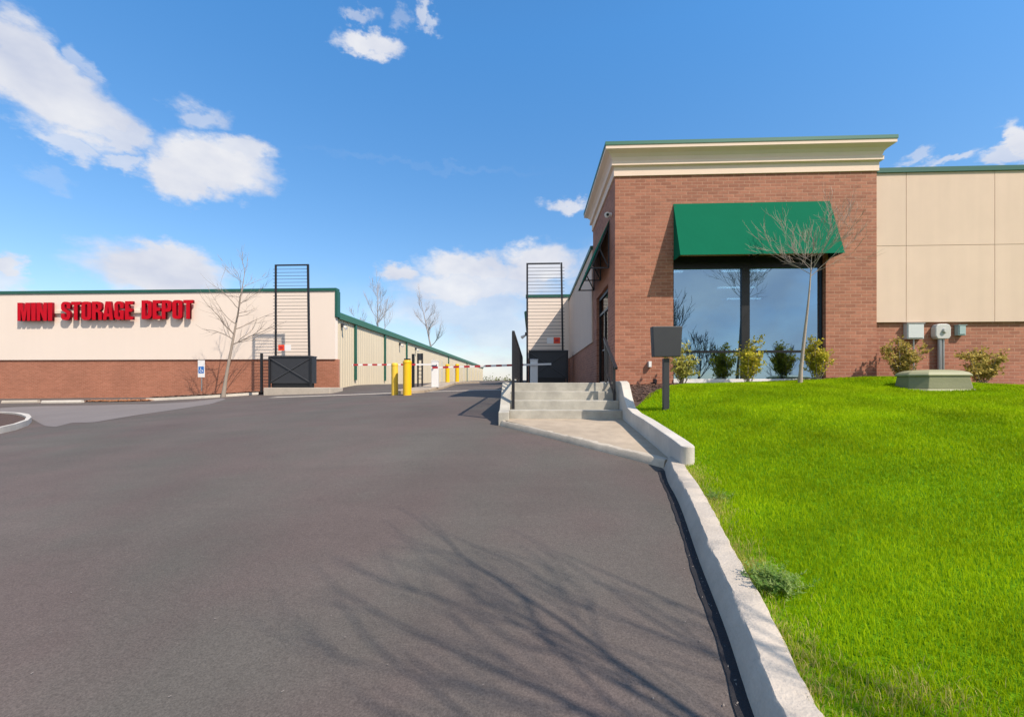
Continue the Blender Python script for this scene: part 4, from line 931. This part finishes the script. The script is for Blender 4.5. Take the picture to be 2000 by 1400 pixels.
# planting island on the far left
il = [hit(-260, 850), hit(-120, 850), hit(0, 847), hit(30, 840), hit(55, 831), hit(62, 824), hit(58, 818), hit(40, 814.5), hit(0, 812), hit(-120, 811), hit(-260, 811)]
mb = MB(); cen = sum(il, Vector())/len(il); rings = []
for q in il:
    inn = q + (cen-q).normalized()*.18; rings.append([(q.x, q.y, q.z-.2), (q.x, q.y, q.z+.11), (q.x*.96+inn.x*.04, q.y*.9+inn.y*.1, q.z+.15), (inn.x, inn.y, q.z+.15), (inn.x, inn.y, q.z-.2)])
mb.loft(rings + [rings[0]], caps=False)
tag(mb.build('island_kerb', 'curb_white', smooth=True), 'pale rounded kerb of the planting island at the far left edge', 'kerb')
V = [(cen.x, cen.y, cen.z+.13)] + [tuple(q.lerp(cen, .06) + Vector((0, 0, .105))) for q in il]
tag(npmesh('island_mulch', V, [(0, i, i % len(il) + 1) for i in range(1, len(il)+1)], 'mulch'), kind='structure')

# ------------------------------------------------------------------ vertical lift gates
def gate(name, label, xl_, xr_, ztop, zbot, Y, box, side, boxlabel=None):
    t = thing(name, label, 'gate', ((xl_+xr_)/2, Y, box[2]))
    MB().box(xl_, xl_+.09, Y-.03, Y+.03, box[2], ztop).build('rail', 'black', t)
    MB().bar((xr_+.05, Y, box[2]), (xr_-.04, Y, ztop), .09).build('rail', 'black', t)
    MB().box(xl_+.092, xr_-.10, Y-.03, Y+.03, ztop-.07, ztop).build('end_bar', 'black', t)
    z = ztop - .24; first = None
    sx0, sx1 = (xl_-.12, xr_+.0) if side < 0 else (xl_-.0, xr_+.12)
    while z > zbot:
        if first is None: first = MB().box(sx0, sx1, Y+.031, Y+.05, ztop-.24, ztop-.222).build('picket', 'charcoal', t)
        else:
            c = first.copy(); COL.objects.link(c); c.parent = t; c.location = (0, 0, z-(ztop-.24))
        z -= .172
    bx0, bx1, bz0, bz1 = box
    b = MB().box(bx0, bx1, Y-.55, Y-.06, bz0+.22, bz1).build('cover_box', 'charcoal', t, bevel=.01)
    fr = MB(); yf = Y-.565
    fr.bar((bx0+.05, yf, bz0+.27), (bx1-.05, yf, bz1-.05), .05, .03); fr.bar((bx0+.05, yf-.016, bz1-.05), (bx1-.05, yf-.016, bz0+.27), .05, .03)
    fr.box(bx0-.02, bx1+.02, Y-.6, Y-.04, bz1+.001, bz1+.05)
    fr.build('brace', 'grey_steel', b)
    MB().box(bx0+.1, bx1-.1, Y-.5, Y-.1, bz0-.05, bz0+.219).build('base_frame', 'frame', t)
    for xx in (bx0-.01, bx1-.08): MB().box(xx, xx+.09, Y-.62, Y-.551, bz0-.05, bz1).build('leg', 'black', t)
    return t
GY = 22.0
a = at(537, 517, GY); b = at(603, 697, GY); c = at(527, 757, GY-.5); d_ = at(610, 697, GY-.5)
gate('lift_gate', 'tall black lift gate standing upright before the pale stucco wall', a.x, b.x, a.z, b.z-.1, GY, (c.x, d_.x, c.z, d_.z), -1)
p0 = at(511, 765, 21.6); p1 = at(511, 690, 21.6)
fp = thing('gate_post', 'slim black post with short bars left of the upright left gate', 'post', p0)
MB().box(p0.x-.05, p0.x+.05, 21.55, 21.65, p0.z-.05, p1.z).build('post', 'black', fp)
mb = MB()
for i in range(9): zz = p0.z+.25+i*.17; MB().box(p0.x+.051, p0.x+.42, 21.59, 21.61, zz, zz+.02).build('bar', 'charcoal', fp)
a = at(512, 766, 21.0); b = at(652, 766, 21.0)
ap = [(a.x, 21.0), (b.x-.3, 21.0), (b.x, 21.1)]
tag(MB().box(a.x, b.x-.25, 21.1, 22.6, at(560, 757, 21.1).z-.4, at(560, 757, 21.1).z).build('gate_pad', 'concrete', bevel=.02), 'pale concrete pad under the upright left gate', 'concrete pad')
a = at(1028, 514, GY); b = at(1098, 690, GY); c = at(1033, 745, GY-.5); d_ = at(1109, 686, GY-.5)
gate('lift_gate', 'tall black lift gate standing upright at the end of the landing beside the office', a.x, b.x, a.z, b.z-.1, GY, (c.x, d_.x, LZ+.06, d_.z), 1)
# small notices on the gates
def notice(px, py, Y, label, left_m, right_m):
    p = at(px, py, Y); t = thing('notice', label, 'sign', p, 'warning notices on the gates')
    MB().box(p.x-.33, p.x-.01, Y-.02, Y, p.z-.15, p.z+.15).build('plate', left_m, t)
    MB().box(p.x+.01, p.x+.33, Y-.02, Y, p.z-.15, p.z+.15).build('plate', right_m, t)
    MB().box(p.x-.33+(.08 if left_m == 'orange' else .42), p.x-.33+(.25 if left_m == 'orange' else .58), Y-.028, Y-.021, p.z-.05, p.z+.06).build('print', 'red_paint', t)
notice(556, 679, GY-.06, 'small orange and white notice on the upright left gate', 'orange', 'white')
notice(1081, 665, GY-.06, 'small white and orange notice on the upright gate beside the office', 'white', 'orange')

# ------------------------------------------------------------------ barrier arms, bollards, traffic island
def drum(x, y0): return float(R(x, y0))
ix = -5.35
V = []; Yi = np.linspace(16.9, 40, 40); rings = []
for Y in Yi:
    w = .62*min(1, math.sqrt(max(.02, (Y-16.85)/.6))) if Y < 17.5 else .62; xc = -4.95 - .02*(Y-17)
    z = float(R(xc, Y)); rings.append([(xc-w, Y, z-.2), (xc-w, Y, z+.12), (xc-w+.05, Y, z+.14), (xc+w-.05, Y, z+.14), (xc+w, Y, z+.12), (xc+w, Y, z-.2)])
tag(MB().loft(rings).build('traffic_island', 'walk', smooth=False), 'long raised tan concrete island between the two gate lanes', 'traffic island')
def boll(px, py_b, Y, r, h, m, label):
    p = at(px, 751, Y); z = float(R(p.x, Y)); t = thing('bollard', label, 'bollard', (p.x, Y, z), 'yellow bollards at the gate')
    mb = MB(); n = 20
    prof = [(r, -.1), (r, h*.90), (r*1.06, h*.905), (r*1.06, h*.95), (r*.97, h*.955), (r*.90, h*.985), (r*.6, h)]
    mb.loft([[(p.x+q*math.cos(a*2*math.pi/n), Y+q*math.sin(a*2*math.pi/n), z+zz) for a in range(n)] for q, zz in prof]); mb.build('sleeve', m, t, smooth=True)
    return t, p, z
boll(771, 770, 16.3, .125, 1.22, 'yellow_faded', 'thinner yellow bollard of the pair standing in front of the traffic island')
t_, p_, z_ = boll(795.5, 770, 15.9, .155, 1.30, 'yellow', 'thicker bright yellow bollard of the pair standing in front of the traffic island')
MB().cyl((p_.x, 15.9), .12, z_+1.30, z_+1.345, 16).build('cap', 'black', t_)
boll(874, 744, 26.5, .13, 1.25, 'yellow', 'far yellow bollard just right of the white gate cabinet')
boll(893, 744, 28, .13, 1.3, 'yellow', 'farthest yellow bollard near the roll-up doors')
def arm(name, label, pivot, tip, cab, m_cab, bands, n=9):
    t = thing(name, label, 'barrier', (cab[0], cab[1], cab[2]))
    x_, y_, zb, zt_, w_ = cab[0], cab[1], cab[2], cab[3], cab[4]
    cb = MB().box(x_-w_/2, x_+w_/2, y_-.17, y_+.17, zb, zt_).build('cabinet', m_cab, t, bevel=.02)
    MB().box(x_-w_/2-.015, x_+w_/2+.015, y_-.185, y_+.185, zt_+.001, zt_+.04).build('cabinet_top', m_cab, t, bevel=.01)
    P, Q = Vector(pivot), Vector(tip); L_ = (Q-P)
    ar = MB().bar(P, Q, .045, .075).build('arm', 'white', t)
    for i in range(bands):
        u0 = .2 + .8*(i+.35)/bands; u1 = u0 + .42/bands
        MB().bar(P+L_*u0, P+L_*u1, .052, .082).build('red_band', 'red_paint', ar)
    return t
p = at(1043, 703, 18); q = at(842, 718, 17.8)
t = arm('barrier_gate', 'white barrier cabinet on the landing with a red and white arm reaching left', (p.x+.7, 17.8, E+.84), (q.x, 17.8, q.z), (p.x, 18, LZ-.01, E+1.0, .31), 'white', 9)
p = at(850, 704, 20.2); q = at(688, 712.5, 19.9)
t = arm('barrier_gate', 'white barrier cabinet with navy panel on the island, its red and white arm reaching left', (p.x+.1, 19.9, E+.93), (q.x, 19.9, q.z), (p.x, 20.2, float(R(p.x, 20.2))+.13, E+1.08, .30), 'white', 7)
MB().box(p.x-.12, p.x+.12, 20.2-.19, 20.2-.172, E+.80, E+.93).build('panel', 'navy', t)
# black swing gate and posts on the island
x_ = at(807, 740, 21.8).x; z_ = float(R(x_, 21.8)) + .1
tag(MB().box(x_-.06, x_+.06, 21.74, 21.86, z_, E+1.55).build('gate_post', 'frame', origin=(x_, 21.8, z_)), 'dark square latch post on the island just right of the yellow bollards', 'post')
a = at(815, 752, 21.8); b = at(826, 690, 21.8)
wg = thing('latch_frame', 'narrow black steel frame standing on the island beside the latch post', 'gate frame', ((a.x+b.x)/2, 21.8, z_))
for xx in (a.x, b.x-.07): MB().box(xx, xx+.07, 21.76, 21.84, z_, b.z).build('post', 'black', wg)
MB().box(a.x+.071, b.x-.071, 21.77, 21.83, b.z-.35, b.z-.01).build('panel', 'charcoal', wg)
for k_ in range(4): MB().box(a.x+.071, b.x-.071, 21.79, 21.81, z_+.45+k_*.2, z_+.48+k_*.2).build('rung', 'charcoal', wg)

# ------------------------------------------------------------------ right rear storage building
rb = thing('storage_building', 'pale storage building with green eave behind the gate beside the office', 'building', (0, 24, E))
RX0 = at(1029, 600, 24).x
MB().box(RX0, X0+.3, 23.9, 24.2, E-.4, E+1.43).build('brick_base', 'brick', rb)
MB().box(RX0, X0+.3, 23.885, 24.2, E+1.431, E+4.78).build('stucco_wall', 'cream_left', rb)
MB().box(RX0-.06, X0+.3, 23.84, 24.26, E+4.781, E+4.92).build('parapet_cap', 'green_dark', rb)
metal_side(rb, RX0+.05, -1, 24.201, 110, E+3.75, 0, E-.6)
lamp(RX0+.05, 24.6, E+2.75, -1, 'small wall light low on the shaded side of the right rear storage building')

# far hedge line beyond the yard
random.seed(9)
for i, px in enumerate((952, 968, 983, 993)):
    p = at(px, 742, 150); z = E + .2; t = thing('distant_bush', 'tiny bare bush on the horizon between the barrier arm and the crest', 'bush', (p.x, 150, z), 'distant bushes on the crest')
    V = []; T = []
    for k_ in range(260):
        q = Vector((p.x + random.gauss(0, 1.3), 150 + random.gauss(0, .6), z + abs(random.gauss(0, 1.0)) + .2)); d_ = Vector((random.gauss(0, 1), random.gauss(0, 1), random.gauss(0, 1)))*.28; s_ = Vector((random.gauss(0, 1), 0, random.gauss(0, 1)))*.10
        o_ = len(V); V += [tuple(q-s_-Vector((p.x,150,z))), tuple(q+s_-Vector((p.x,150,z))), tuple(q+d_-Vector((p.x,150,z)))]; T.append((o_, o_+1, o_+2))
    ob = npmesh('foliage', V, T, 'shrub', [0.]*len(V)); ob.parent = t
